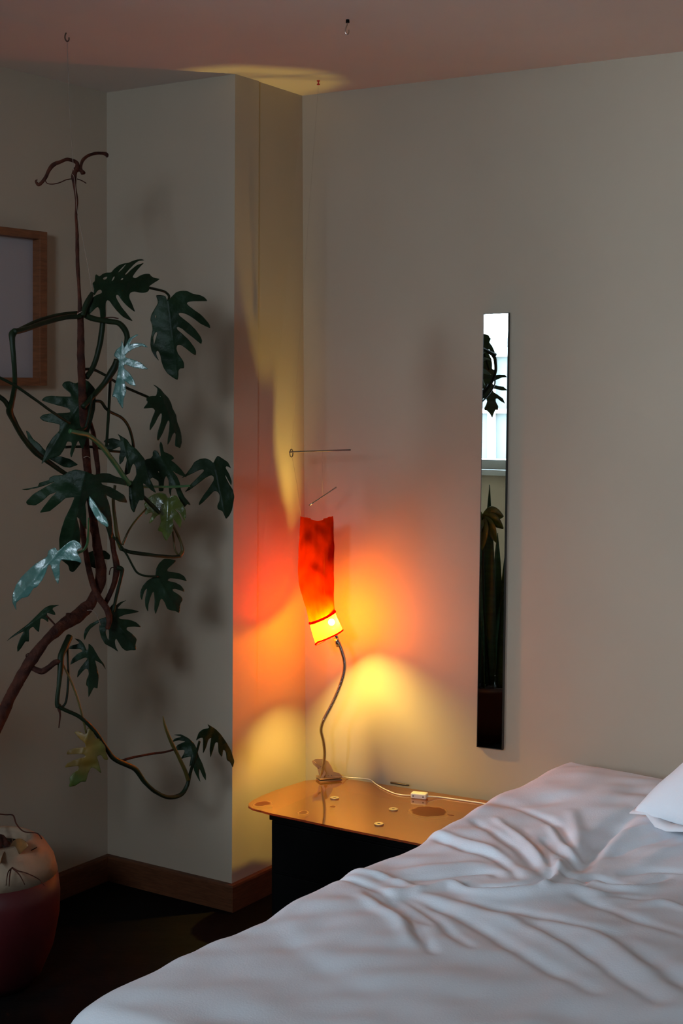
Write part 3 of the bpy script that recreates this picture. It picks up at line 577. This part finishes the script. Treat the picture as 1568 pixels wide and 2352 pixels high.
for i, (z0, z1) in enumerate(((.03, .155), (.162, .30))):
    dr = bevel(mk('drawer', *obox(b0+fe2*.012+bn*.004, fe2, bn, wb-.024, .0075, z0, z1), M['black'], cab), .002)
    kc = b0+fe2*wb*.5-bn*.006
    mk('knob', *obox(kc-fe2*.03, fe2, bn, .06, .009, (z0+z1)/2-.004, (z0+z1)/2+.004), M['black'], dr)

def ringmesh(c, R, r, h, seg=24):
    V, Fc = [], []
    for rr_, z in ((R, 0), (R, h), (r, h), (r, 0)):
        for k in range(seg): V.append((c.x+rr_*math.cos(2*math.pi*k/seg), c.y+rr_*math.sin(2*math.pi*k/seg), c.z+z))
    for j in range(4):
        for k in range(seg):
            a = j*seg+k; b_ = j*seg+(k+1) % seg; a2 = ((j+1) % 4)*seg+k; b2 = ((j+1) % 4)*seg+(k+1) % seg
            Fc.append((a, b_, b2, a2))
    return V, Fc
wloc = [(768, 1834, 'flat metal washer on the bronze top nearest the lamp clamp'), (903, 1860, 'flat metal washer on the bronze top, left of the brown patch'), (870, 1894, 'flat metal washer nearest the front edge of the bronze top')]
for x, y, lab in wloc:
    c = onZ(x, y, TZ+.0002)
    o = mk('washer', *ringmesh(Vector((0, 0, 0)), .0135, .0045, .0035), M['washer']); o.location = c; bevel(o, .0006)
    prop(o, lab, 'washer', 'washers on the cabinet top')

# stick and cable at the wall
s0, s1 = onPlane(897, 1807, Cc+nR*.012, nR), onPlane(938, 1815, Cc+nR*.012, nR); s0.z = s1.z = TZ+.0035
o = mk('pencil_stub', *tube([s0, s0.lerp(s1, .9), s1], [.0032, .0032, .0012], 8, 2), M['iron'], smooth=True); prop(o, 'short dark stick lying on the cabinet top against the right wall', 'stick')

# ------------------------------------------------------------------ lamp
LD = onZ(760, 1793, TZ).y     # depth of the clamp
def lp(x, y, d=None): return P(x, y, d if d is not None else LD-(1790-y)/350*.10)
lamp = empty('clamp_lamp', onZ(758, 1793, TZ), 'chrome gooseneck clamp lamp glowing under an orange red cloth sleeve', 'lamp')
goose = [(738, 1786), (740, 1768), (744, 1745), (745, 1725), (742, 1700), (737, 1676), (744, 1652), (760, 1622), (777, 1585), (789, 1548), (791, 1522), (785, 1496), (777, 1474), (771, 1458)]
mk('gooseneck', *tube([lp(*g) for g in goose], [.0050]*4+[.0052]*5+[.0056]*3+[.005, .005], 14, 8), M['brass'], lamp, True)
# ribs of the flexible pipe (upper part), one mesh of small rings
cl = catmull([[*lp(*g)] for g in goose[6:13]], 26); V, Fc = [], []
for i in range(0, len(cl)-1, 2):
    c = Vector(cl[i]); t = (Vector(cl[min(i+1, len(cl)-1)])-c)
    if t.length < 1e-6: continue
    t.normalize(); u = t.orthogonal().normalized(); w = t.cross(u); k0 = len(V)
    for dz_, rr_ in ((-.0006, .0050), (0, .0063), (.0006, .0050)):
        for k in range(12): a = k*math.pi/6; V.append(c+t*dz_*1.6+(u*math.cos(a)+w*math.sin(a))*rr_)
    for j in range(2):
        for k in range(12): Fc.append((k0+j*12+k, k0+j*12+(k+1) % 12, k0+(j+1)*12+(k+1) % 12, k0+(j+1)*12+k))
mk('flex_rib', V, Fc, M['brass'], lamp, True)['kind'] = 'stuff'
mk('collar', *tube([lp(777, 1484), lp(772, 1466)], .0075, 14, 2), M['brass'], lamp, True)
# clamp: lower jaw, upper jaw with raised squeeze tail, spring and screws
j0 = onZ(735, 1797, TZ); jx = (onZ(786, 1792, TZ)-j0); jx.z = 0; jl = jx.length; jx.normalize(); jy = Vector((-jx.y, jx.x, 0))
bevel(mk('lower_jaw', *obox(Vector((j0.x, j0.y, 0)), jx, jy, jl, .045, TZ, TZ+.003), M['clampsteel'], lamp), .001)
bevel(mk('jaw', *obox(Vector((j0.x, j0.y, 0)), jx, jy, jl, .045, TZ+.007, TZ+.010), M['clampsteel'], lamp), .001)
prf = [(735, 1788), (786, 1783), (778, 1776), (765, 1772), (760, 1760), (752, 1748), (740, 1743), (725, 1743), (716, 1748), (719, 1756), (728, 1764)]
fa_ = [lp(x, y, LD+.010) for x, y in prf]; fb_ = [q+Vector((.001, .0025, 0)) for q in fa_]
n_ = len(fa_)
mk('clamp_wing', fa_+fb_, [tuple(range(n_)), tuple(range(n_, 2*n_))[::-1]]+[(i, n_+i, n_+(i+1) % n_, (i+1) % n_) for i in range(n_)], M['clampsteel'], lamp)
prf = [(735, 1788), (741, 1776), (738, 1770), (716, 1750), (719, 1747), (742, 1767), (748, 1775), (741, 1790)]
fa_ = [lp(x, y, LD-.008) for x, y in prf]; fb_ = [q+Vector((.001, .002, 0)) for q in fa_]; n_ = len(fa_)
mk('clamp_wing', fa_+fb_, [tuple(range(n_)), tuple(range(n_, 2*n_))[::-1]]+[(i, n_+i, n_+(i+1) % n_, (i+1) % n_) for i in range(n_)], M['clampsteel'], lamp)
mk('spring', *tube([lp(736+6*math.cos(i*1.3), 1761+1.4*math.sin(i*1.3)+i*.25, LD+.002*math.sin(i*1.3)) for i in range(14)], .0009, 6, 3), M['iron'], lamp, True)
for x in (746, 753.5, 761): mk('screw', *tube([lp(x, 1781, LD+.011), lp(x, 1781, LD+.006)], .0016, 8, 1), M['brass'], lamp, True)
# socket + bulb + cloth
SD = lp(745, 1430).y
bulbc = P(761, 1429, SD); sock = P(770, 1457, SD)
bm = bmesh.new(); bmesh.ops.create_uvsphere(bm, u_segments=24, v_segments=16, radius=.0105); me = bpy.data.meshes.new('bulb'); bm.to_mesh(me); bm.free()
me.transform(Matrix.Translation(bulbc)); link('bulb', me, M['bulb'], lamp, True)
mk('socket', *tube([sock, sock.lerp(bulbc, .5)], [.0055, .0065], 14, 2), M['white'], lamp, True)
rings = [  # left px, right px, depth radius factor
 ((690, 1184), (763, 1185), .75), ((689, 1205), (765, 1200), .75), ((688, 1235), (766, 1235), .75), ((686, 1270), (766, 1268), .75), ((685, 1300), (766, 1300), .75), ((685, 1325), (766, 1325), .75),
 ((689, 1350), (766, 1348), .76), ((697, 1375), (766, 1368), .78), ((705, 1400), (766.5, 1388), .8), ((712, 1429), (768, 1404), .9)]
coll = [((712, 1430), (768, 1404), .9), ((715, 1444), (773, 1417), .9), ((720, 1460), (780, 1432), .85), ((725, 1474), (786, 1446), .78)]
def shell(name, rs, material, nz_amp=.0022, seg=56, sub=6, cut=None, parent=lamp, dip=False, back=0):
    q = catmull([[*a, *b_, f] for a, b_, f in rs], sub); V, Fc = [], []
    for i, (lx, ly, rx, ry, f) in enumerate(q):
        l, r = P(lx, ly, SD), P(rx, ry, SD); c = (l+r)/2; h = (r-l)/2; dep = Vector((0, 1, 0))*h.length*f
        for k in range(seg):
            a = 2*math.pi*k/seg; v = c+h*math.cos(a)+dep*math.sin(a)
            nn = nz_amp*noise.noise(Vector((math.cos(a)*1.7+l.z*9, math.sin(a)*1.7+l.z*14, l.z*16)))*(abs(math.sin(a))**.5)
            nn2 = nz_amp*.8*noise.noise(Vector((math.cos(a)*5, math.sin(a)*5, l.z*12+a)))
            v += (h.normalized()*math.cos(a)+Vector((0, 1, 0))*math.sin(a))*(nn+nn2)
            if back: v.z -= back*max(0, math.sin(a-.62))*(i/(len(q)-1))
            if dip and i < 10: v.z -= (1-i/10)*(.009*math.exp(-((math.cos(a)-.12)/.38)**2)-.002*(math.cos(a) > .75))
            V.append(v)
    n = len(q)
    for i in range(n-1):
        for k in range(seg):
            if cut and cut(i/(n-1), (k+.5)/seg): continue
            a, b_ = i*seg+k, i*seg+(k+1) % seg
            Fc.append((a, b_, b_+seg, a+seg))
    o = mk(name, V, Fc, material, parent, True); return o
def rimcut(u, k):    # k: 0 = right, .25 = back, .5 = left, .75 = front
    if u < .035 and abs(k-.76) < .07: return True
    # the cloth hangs open at the back left, towards the return wall
    if u < .30*math.exp(-((k-.225)/(.13 if k > .225 else .20))**2): return True
    return .12 < k < .30 and u < .82-(4.5 if k > .205 else 1.8)*abs(k-.205)
sh = shell('cloth_sleeve', rings, M['redcloth'], .0045, cut=rimcut, dip=True)
md = sh.modifiers.new('thickness', 'SOLIDIFY'); md.thickness = .0003
sc_ = shell('shade_collar', coll, M['collarcloth'], .0006, sub=4, back=.014)
def band(l, r, f, w, back):
    L_, R_ = P(*l, SD), P(*r, SD); c = (L_+R_)/2; h = (R_-L_)/2
    pts = [c+h*1.02*math.cos(2*math.pi*k/32)+Vector((0, h.length*f*1.03*math.sin(2*math.pi*k/32), -back*max(0, math.sin(2*math.pi*k/32-.62)))) for k in range(33)]
    return mk('tie_band', *tube(pts, w, 8, 1), M['redband'], lamp, True)
band((712, 1431), (768, 1405), .9, .0042, 0); band((725, 1474), (786, 1447), .78, .0028, .014)

for x0, x1, y0, y1 in ((727, 744, 1477, 1470), (745, 761, 1471, 1465)):
    a_, b2_ = P(x0, y0, SD-.01), P(x1, y1, SD-.01)
    mk('diffuser_petal', *tube([a_, a_.lerp(b2_, .5), b2_], [.0008, .0022, .0008], 10, 5), M['white'], lamp, True)
# power cable + inline switch
def tb(x, y, z=TZ+.0025): q = onZ(x, y, z); return q
cab1 = [P(786, 1784, LD+.0), tb(800, 1786), tb(830, 1788), tb(850, 1791), tb(862, 1800), tb(880, 1811), tb(905, 1822), tb(925, 1826), tb(942, 1827)]
for q in cab1[1:]:
    dw = (q-Cc).dot(nR)
    if dw < .006: q += nR*(.006-dw)
cable = mk('power_cable', *tube(cab1, .0016, 8, 5), M['white'], smooth=True)
prop(cable, 'thin white cable from the lamp clamp to the white inline switch', 'cable', 'lamp cable')
sw0 = tb(942, 1834, TZ); sdir = (tb(979, 1838, TZ)-sw0).normalized(); sper = Vector((-sdir.y, sdir.x, 0))
sw = empty('inline_switch', sw0, 'white inline switch box with two dark screws on the cabinet top', 'switch')
bevel(mk('switch_body', *obox(sw0+Vector((0, 0, 0)), sdir, sper, .049, .026, TZ+.0003, TZ+.017), M['white'], sw), .004, 3)
for k in (.009, .040):
    q = sw0+sdir*k-sper*.0004; q.z = TZ+.0085
    mk('screw', *tube([q, q-sper*.0012], .0021, 10, 1), M['iron'], sw)
c2s = sw0+sdir*.049+sper*.013; c2s.z = TZ+.008
cab2 = [c2s, tb(1010, 1831), tb(1040, 1835), tb(1095, 1843), tb(1140, 1851)]
for q in cab2[1:]:
    dw = (q-Cc).dot(nR)
    if dw < .006: q += nR*(.006-dw)
prop(mk('power_cable', *tube(cab2, .0021, 8, 5), M['white'], smooth=True), 'thicker pale cable from the inline switch running under the bed sheet', 'cable', 'lamp cable')

# hanging mobile of two wires
MD = SD+.0
mob = empty('wire_mobile', P(669, 1040, MD), 'horizontal dark wire with a ring at its left end hanging above the lamp', 'mobile')
mk('wire_rod', *tube([P(664, 1038.5, MD), P(700, 1037, MD-.01), P(760, 1035, MD-.03), P(805, 1033.5, MD-.05)], .0021, 8, 4), M['iron'], mob, True)
rc = P(669, 1041, MD); pts = [rc+Vector((.0045*math.cos(a), .008*math.cos(a)*.5, .012*math.sin(a))) for a in [i*2*math.pi/20 for i in range(21)]]
mk('ring', *tube(pts, .0016, 6, 1), M['iron'], mob, True)
mk('thread', *tube([pin+Vector((0, 0, -.013)), rc+Vector((0, 0, .012))], .00022, 5, 1), M['string'], mob, True)
prop(mk('wire_rod', *tube([P(709.5, 1161, MD-.02), P(740, 1141, MD-.01), P(772.5, 1119, MD)], .0022, 8, 3), M['brass'], smooth=True), 'short shiny wire rod slanting in the air just above the red sleeve', 'wire')
prop(mk('thread', *tube([rc+Vector((.002, 0, -.012)), P(683, 1120, SD), P(690, 1184, SD)], .0003, 5, 2), M['string'], smooth=True), 'hair thin thread from the wire ring down to the red sleeve', 'thread')
prop(mk('thread', *tube([P(740, 1035.5, MD-.023), P(740, 1141, MD-.011)], .0002, 5, 1), M['string'], smooth=True), 'hair thin thread between the horizontal wire and the slanting wire rod', 'thread')

# ------------------------------------------------------------------ bed
BZ = .487; BW = 1.62; BLn = (BF-BA).length
dW = -nB
bed = empty('bed', (BA+dB*BLn/2+dW*BW/2), 'low double bed under the pale grey sheet against the right wall', 'bed')
def bedbox(u0, u1, w0_, w1_, z0, z1): return obox(BA+dB*u0+dW*w0_, dB, dW, u1-u0, w1_-w0_, z0, z1)
bevel(mk('mattress', *bedbox(.08, BLn-.05, .05, BW-.05, .2, .40), M['mattress'], bed), .04, 4)
mk('bed_base', *bedbox(.10, BLn-.05, .06, BW-.06, .08, .2), M['black'], bed)
for u in (.12, BLn-.15):
    for w in (.08, BW-.14): mk('leg', *bedbox(u, u+.06, w, w+.06, 0, .08), M['black'], bed)
# the sheet: a fine grid over the mattress with folds traced on it, hanging down at the sides
def bedco(x, y):
    q = onZ(x, y, BZ)-BA; q.z = 0; return q.dot(dB), q.dot(dW)
def cr(pts): return [(900+x/2.347, 1700+y/2.347) for x, y in pts]
folds = [  # polyline px, amplitude, width
 (cr([(0,815),(150,800),(300,770),(395,800),(500,828),(700,832),(850,820),(1000,815),(1150,840),(1300,845)]), .016, .020),
 (cr([(-60,745),(200,722),(400,700),(520,700),(575,725)]), -.012, .016),
 (cr([(-60,705),(200,675),(400,660),(520,665)]), .008, .02),
 (cr([(405,765),(460,792),(600,800),(750,785),(840,745),(880,705)]), -.030, .017),
 (cr([(920,715),(1000,735),(1100,720),(1220,750),(1330,775),(1480,715)]), -.016, .012),
 (cr([(930,792),(1000,775),(1065,742)]), -.016, .012),
 (cr([(820,820),(875,750),(900,690),(905,650)]), .022, .012),
 (cr([(1070,760),(1200,790),(1350,790),(1480,740)]), .010, .012),
 (cr([(1150,850),(1250,845),(1350,850)]), -.012, .014),
 (cr([(1330,395),(1220,450),(1130,525),(1065,600),(1010,675)]), -.024, .026),
 (cr([(1400,470),(1260,500),(1160,560),(1080,660)]), .012, .022),
 (cr([(200,500),(350,560),(550,620),(640,690),(680,740)]), -.010, .014),
 (cr([(150,470),(400,540),(560,600),(700,720)]), .008, .016),
 (cr([(450,440),(650,560),(740,640),(800,720)]), -.012, .014),
 (cr([(560,430),(740,560),(850,680)]), .010, .013),
 (cr([(700,470),(810,600),(860,690)]), -.010, .010),
 (cr([(680,370),(850,430),(920,500),(950,560)]), -.012, .014),
 (cr([(820,520),(900,590),(1000,650)]), -.011, .010),
 (cr([(850,460),(930,560),(1010,620)]), .011, .012),
 (cr([(970,400),(1000,500),(1020,590)]), .010, .018),
 (cr([(500,330),(700,360),(900,330)]), -.008, .03),
 (cr([(-120,820),(0,900),(110,990),(150,1060),(215,1150)]), -.012, .013),
 (cr([(-160,850),(-60,930),(40,1000),(90,1100)]), .012, .016),
 (cr([(0,860),(120,950),(200,1010)]), -.010, .011),
 (cr([(60,850),(200,940),(330,1060),(420,1120)]), -.009, .013),
 (cr([(100,840),(250,900),(500,1020),(700,1150),(950,1280),(1080,1350)]), -.010, .018),
 (cr([(150,830),(450,920),(650,990),(850,1090),(1100,1230)]), .008, .02),
 (cr([(350,850),(700,930),(1000,1020),(1200,1060)]), -.008, .016),
 (cr([(780,1010),(1000,1130),(1200,1260),(1450,1420)]), -.010, .018),
 (cr([(850,990),(1100,1080),(1300,1220),(1568,1400)]), .008, .02),
 (cr([(1000,850),(1250,950),(1600,1070)]), -.009, .018),
 (cr([(1200,1080),(1400,1200),(1600,1330)]), -.010, .022),
 (cr([(1100,620),(1300,560),(1600,500)]), -.010, .016),
 (cr([(1330,650),(1450,600),(1600,560)]), .009, .02),
 (cr([(1250,700),(1400,680),(1600,700)]), -.010, .013),
 (cr([(1300,900),(1450,880),(1600,920)]), .008, .014),
 ([(745,2010),(800,2020),(870,2045),(920,2080)], -.010, .014),
 ([(750,1998),(820,2000),(900,2015),(960,2040)], .010, .016),
 ([(600,2100),(700,2200),(850,2280)], -.004, .03),
 ([(250,2270),(500,2300),(800,2340)], .004, .05),
]
nu, nw = 430, 330
du = np.linspace(-.0, 1, nu); dw = np.linspace(0, 1, nw)
R = .055; DR = .22
# profile across the width: arc length from hanging hem, over the rounded edge, across the top
def profile(s, total):     # s = distance from the left hem; returns (w, dz)
    w = np.zeros_like(s); z = np.zeros_like(s); a1 = DR; a2 = DR+R*math.pi/2; t1 = total-DR-R*math.pi/2; t2 = total-DR
    m_ = s < a1; w[m_] = 0; z[m_] = -(R+(a1-s[m_]))
    m_ = (s >= a1) & (s < a2); th = (s[m_]-a1)/R; w[m_] = R-R*np.cos(th); z[m_] = -R+R*np.sin(th)
    m_ = (s >= a2) & (s < t1); w[m_] = R+(s[m_]-a2); z[m_] = 0
    m_ = (s >= t1) & (s < t2); th = (s[m_]-t1)/R; w[m_] = R+(t1-a2)+R*np.sin(th); z[m_] = -R+R*np.cos(th)
    m_ = s >= t2; w[m_] = R+(t1-a2)+R; z[m_] = -R-(s[m_]-t2)
    return w, z
tw = 2*DR+math.pi*R+(BW-2*R); sw_ = np.linspace(0, tw, nw); wv, wz = profile(sw_, tw)
tu = 2*DR+math.pi*R+(BLn-2*R); su = np.linspace(0, tu, nu); uv, uz = profile(su, tu)
# head end: no hang against the wall, rounded
U, Wd = np.meshgrid(uv, wv, indexing='ij'); ZU, ZW = np.meshgrid(uz, wz, indexing='ij')
Z = np.minimum(ZU, ZW)+0*U
both = (ZU < 0) & (ZW < 0)
Z = np.where(both, np.maximum(-(R+DR), -np.sqrt(np.minimum(ZU, 0)**2+np.minimum(ZW, 0)**2)*1.0), Z)
Dz = np.zeros_like(U)
for pts, amp, wd in folds:
    q = catmull([list(bedco(x, y)) for x, y in pts], 6); q = np.array(q); best = np.full(U.shape, 9.0); par = np.zeros_like(U)
    for i in range(len(q)-1):
        a = q[i]; d = q[i+1]-a; l2 = max(1e-9, d@d)
        t = np.clip(((U-a[0])*d[0]+(Wd-a[1])*d[1])/l2, 0, 1)
        ds = (U-a[0]-d[0]*t)**2+(Wd-a[1]-d[1]*t)**2
        m_ = ds < best; best = np.where(m_, ds, best); par = np.where(m_, (i+t)/(len(q)-1), par)
    Dz += amp*np.exp(-best/(wd*wd))*np.sin(np.pi*np.clip(par*.86+.07, 0, 1))**.6*.92
top_m = np.clip(1+Z/.05, 0, 1)
# broad softness, rise towards the head, sag in the middle
Dz += .012*np.exp(-((U-.25)/.30)**2-((Wd-.20)/.35)**2)
Dz += .006*np.sin(U*5+Wd*3)+.004*np.sin(U*11-Wd*9+1)
rng = np.random.RandomState(3)
for k in range(26):
    fx, fy, ph = rng.uniform(-70, 70), rng.uniform(-70, 70), rng.uniform(0, 6.28)
    Dz += .00045*np.sin(U*fx+Wd*fy+ph)
edge_w = .008*np.sin(U*9+.6)+.006*np.sin(U*21+2)
PXx = BA.x+dB.x*U+dW.x*(Wd+np.where(Wd < .2, edge_w*(1-Wd/.2), 0)); PYy = BA.y+dB.y*U+dW.y*(Wd+np.where(Wd < .2, edge_w*(1-Wd/.2), 0))
hang = np.clip((-Z-.06)/.2, 0, 1)*.012*np.sin(U*24+Wd*24)
PXx += nB.x*hang*(ZW < 0)+dB.x*hang*(ZU < 0); PYy += nB.y*hang*(ZW < 0)+dB.y*hang*(ZU < 0)
Zz = BZ+Z+Dz*top_m
# keep the cloth just in front of the right wall
gap = (PXx-Cc.x)*nR.x+(PYy-Cc.y)*nR.y; push = np.maximum(0, .008-gap); PXx += nR.x*push; PYy += nR.y*push
V = np.stack([PXx, PYy, Zz], -1).reshape(-1, 3)
ii, jj = np.meshgrid(np.arange(nu-1), np.arange(nw-1), indexing='ij'); a = (ii*nw+jj).ravel()
Fq = np.stack([a, a+nw, a+nw+1, a+1], -1)
me = bpy.data.meshes.new('bed_sheet'); me.from_pydata(V.tolist(), [], Fq.tolist()); me.update()
sheet = link('bed_sheet', me, M['sheet'], None, True)
prop(sheet, 'crumpled pale grey cotton sheet stretched over the low bed', 'bed sheet')

# pillow
pa = onZ(1450, 1864, BZ+.022); pa.z = 0
p1 = Vector((.46, -.888, 0)).normalized(); p2 = Vector((.888, .46, 0))
PLn, PWd, PT = .66, .44, .19
nu2, nw2 = 90, 70; V, Fc = [], []
for side in (1, -1):
    for i in range(nu2+1):
        for j in range(nw2+1):
            u, w = i/nu2*2-1, j/nw2*2-1
            e = max(0, (1-abs(u)**2.6))**.55*max(0, (1-abs(w)**2.6))**.55
            pin_ = 1-.10*(1-abs(u))*0
            uu = u*(1-.09*(1-w*w)*abs(u)**3); ww = w*(1-.12*(1-u*u)*abs(w)**3)
            h = PT*e*(1.0 if side > 0 else .14)
            h += .004*noise.noise(Vector((u*4, w*4, side)))*e+.007*math.sin(9*(u+w)+3*noise.noise(Vector((u*2, w*2, 0))))*e*(1-e)
            q = pa+p1*(uu+1)/2*PLn+p2*(ww+1)/2*PWd
            tilt = .055*(w+1)/2
            V.append((q.x, q.y, BZ+.030+tilt+side*h+.008*(abs(u)*abs(w))**4*math.sin(u*3+w*5)))
k = (nu2+1)*(nw2+1)
for s in (0, 1):
    for i in range(nu2):
        for j in range(nw2):
            a = s*k+i*(nw2+1)+j; f = (a, a+1, a+nw2+2, a+nw2+1); Fc.append(f[::-1] if s == 0 else f)
me = bpy.data.meshes.new('pillow'); me.from_pydata(V, [], Fc); bm = bmesh.new(); bm.from_mesh(me); bmesh.ops.remove_doubles(bm, verts=bm.verts, dist=.0006); bmesh.ops.recalc_face_normals(bm, faces=bm.faces); bm.to_mesh(me); bm.free()
pil = empty('pillow', (pa.x+.2, pa.y, BZ), 'white pillow lying on the bed sheet by the right wall', 'pillow')
link('pillowcase', me, M['pillow'], pil, True)
hem = [(pa+p1*(i/12)*PLn*.9+p2*(.015+.01*math.sin(i*1.7))) for i in range(13)]
for i, q in enumerate(hem): q.z = BZ+.036+.004*math.sin(i*2.1)-.004
hv = []
for i, q in enumerate(hem): hv += [q, q-p2*.022+Vector((0, 0, -.012+.005*math.sin(i*1.9)))]
o = mk('hem', hv, [(2*i, 2*i+1, 2*i+3, 2*i+2) for i in range(12)], M['pillow'], pil, True); md = o.modifiers.new('thickness', 'SOLIDIFY'); md.thickness = .003

# ------------------------------------------------------------------ plants that only the mirror shows
sp = MC+rr*2.15; sp.z = 0
pb = empty('snake_plant', sp, 'tall upright banded plant in dark pot, seen only in the mirror', 'plant')
mk('pot', *lathe([(.10, 0), (.13, .10), (.145, .21), (.150, .225), (.150, .245), (.138, .245), (.134, .22)], sp, 36), M['potdark'], pb, True)
mk('soil', *lathe([(.136, .225), (.02, .232)], sp, 24), M['soil'], pb, True)
def sword(base, lean, h, w, tw_):
    V, Fc = [], []; n = 16
    for i in range(n+1):
        u = i/n; ww = w*(.55+.6*math.sin(math.pi*min(1, u*.75+.1)))*(1-u**5); a = tw_+u*1.0
        c = base+lean*u*u+Vector((0, 0, h*u)); s = Vector((math.cos(a), math.sin(a), 0)); f = Vector((-s.y, s.x, 0))
        V += [c-s*ww+f*ww*.3, c, c+s*ww+f*ww*.3]
    for i in range(n):
        a = i*3; Fc += [(a, a+1, a+4, a+3), (a+1, a+2, a+5, a+4)]
    o = mk('leaf', V, Fc, M['snake'], pb, True); md = o.modifiers.new('t', 'SOLIDIFY'); md.thickness = .004
side = Vector((rr.y, -rr.x, 0))
for k in range(9):
    off = side*(-.09+.0225*k)+rr*(.05*math.sin(k*2.3)); h = (.62, .80, .55, .72, .95, .60, .88, .70, .55)[k]
    sword(sp+off+Vector((0, 0, .225)), off*.5, h*.95, .026, k*1.3)
ml = pp(0, 0)*0+MC+rr*1.95+side*.03; ml.z = 1.0
mo = empty('broad_leaf_plant', (ml.x, ml.y, .23), 'bright green broad split leaf on a stalk, seen only in the mirror', 'plant')
mk('stalk', *tube([Vector((sp.x, sp.y, .235)), Vector((ml.x+.01, ml.y, .6)), Vector((ml.x, ml.y, 1.0))], .005, 8, 5), M['stemgreen'], mo, True)
for k, (a0, ln_) in enumerate([(-2.5, .11), (-2.0, .14), (-1.55, .16), (-1.1, .15), (-.6, .13), (-.1, .10), (-3.0, .09)]):
    dv = side*math.cos(a0)*ln_+Vector((0, 0, math.sin(a0)*ln_+.02))+rr*(-.02)
    blade('leaf', ml, ml+dv, .034, .004, M['leaflime'], mo)

# a long lobed leaf of the same plant, near the window, that hangs into the mirror's view
def unmirror(x, y, vd):
    p = P(x, y, vd); return p-nR*(2*(p-(Cc+nR*.0155)).dot(nR))
ol = [(200,345),(260,352),(330,372),(355,420),(338,460),(380,520),(405,575),(410,630),(388,665),(398,620),(372,580),(340,552),(318,548),(330,600),(362,660),(374,720),(374,785),(400,800),(432,785),(415,830),(395,865),(460,858),(530,860),(558,890),(500,892),(440,915),(395,940),(375,955),(385,978),(440,995),(510,1005),(565,1052),(490,1052),(430,1038),(390,1028),(375,1040),(395,1075),(450,1110),(505,1150),(532,1215),(480,1185),(440,1152),(418,1155),(418,1190),(448,1245),(446,1292),(415,1290),(395,1330),(376,1392),(345,1335),(310,1300),(280,1296),(276,1270),(300,1225),(312,1185),(292,1138),(262,1155),(200,1230),(215,1130),(270,1075),(282,1050),(262,1032),(150,1080),(170,1000),(250,960),(200,900),(110,900),(190,830),(250,780),(180,700),(230,640),(200,520)]
V2 = []; E = []
for i in range(len(ol)):
    p, q = Vector(ol[i]), Vector(ol[(i+1) % len(ol)]); n = max(1, int((q-p).length/22))
    for k in range(n): V2.append(p.lerp(q, k/n))
E = [(i, (i+1) % len(V2)) for i in range(len(V2))]; ring_ = list(V2)
def inpoly(p, R):
    c = False; j = len(R)-1
    for i in range(len(R)):
        if (R[i].y > p.y) != (R[j].y > p.y) and p.x < (R[j].x-R[i].x)*(p.y-R[i].y)/(R[j].y-R[i].y)+R[i].x: c = not c
        j = i
    return c
vo, eo, fo_, *_ = delaunay_2d_cdt(V2, E, [], 1, .05)
keep = [tuple(f) for f in fo_ if inpoly(sum((vo[k] for k in f), Vector((0, 0)))/len(f), ring_)]
lf = mk('leaf', [unmirror(1060+v.x/5.345, 700+v.y/5.345, 6.35+.00012*abs(v.x-345)) for v in vo], keep, M['snake'], mo)
md = lf.modifiers.new('thickness', 'SOLIDIFY'); md.thickness = .0015
mk('stalk', *tube([Vector((sp.x, sp.y, .235))+side*.02, unmirror(1090, 1080, 6.35), unmirror(1088, 900, 6.37), unmirror(1100, 790, 6.37), unmirror(1122, 850, 6.35)], .004, 8, 6), M['stemgreen'], mo, True)
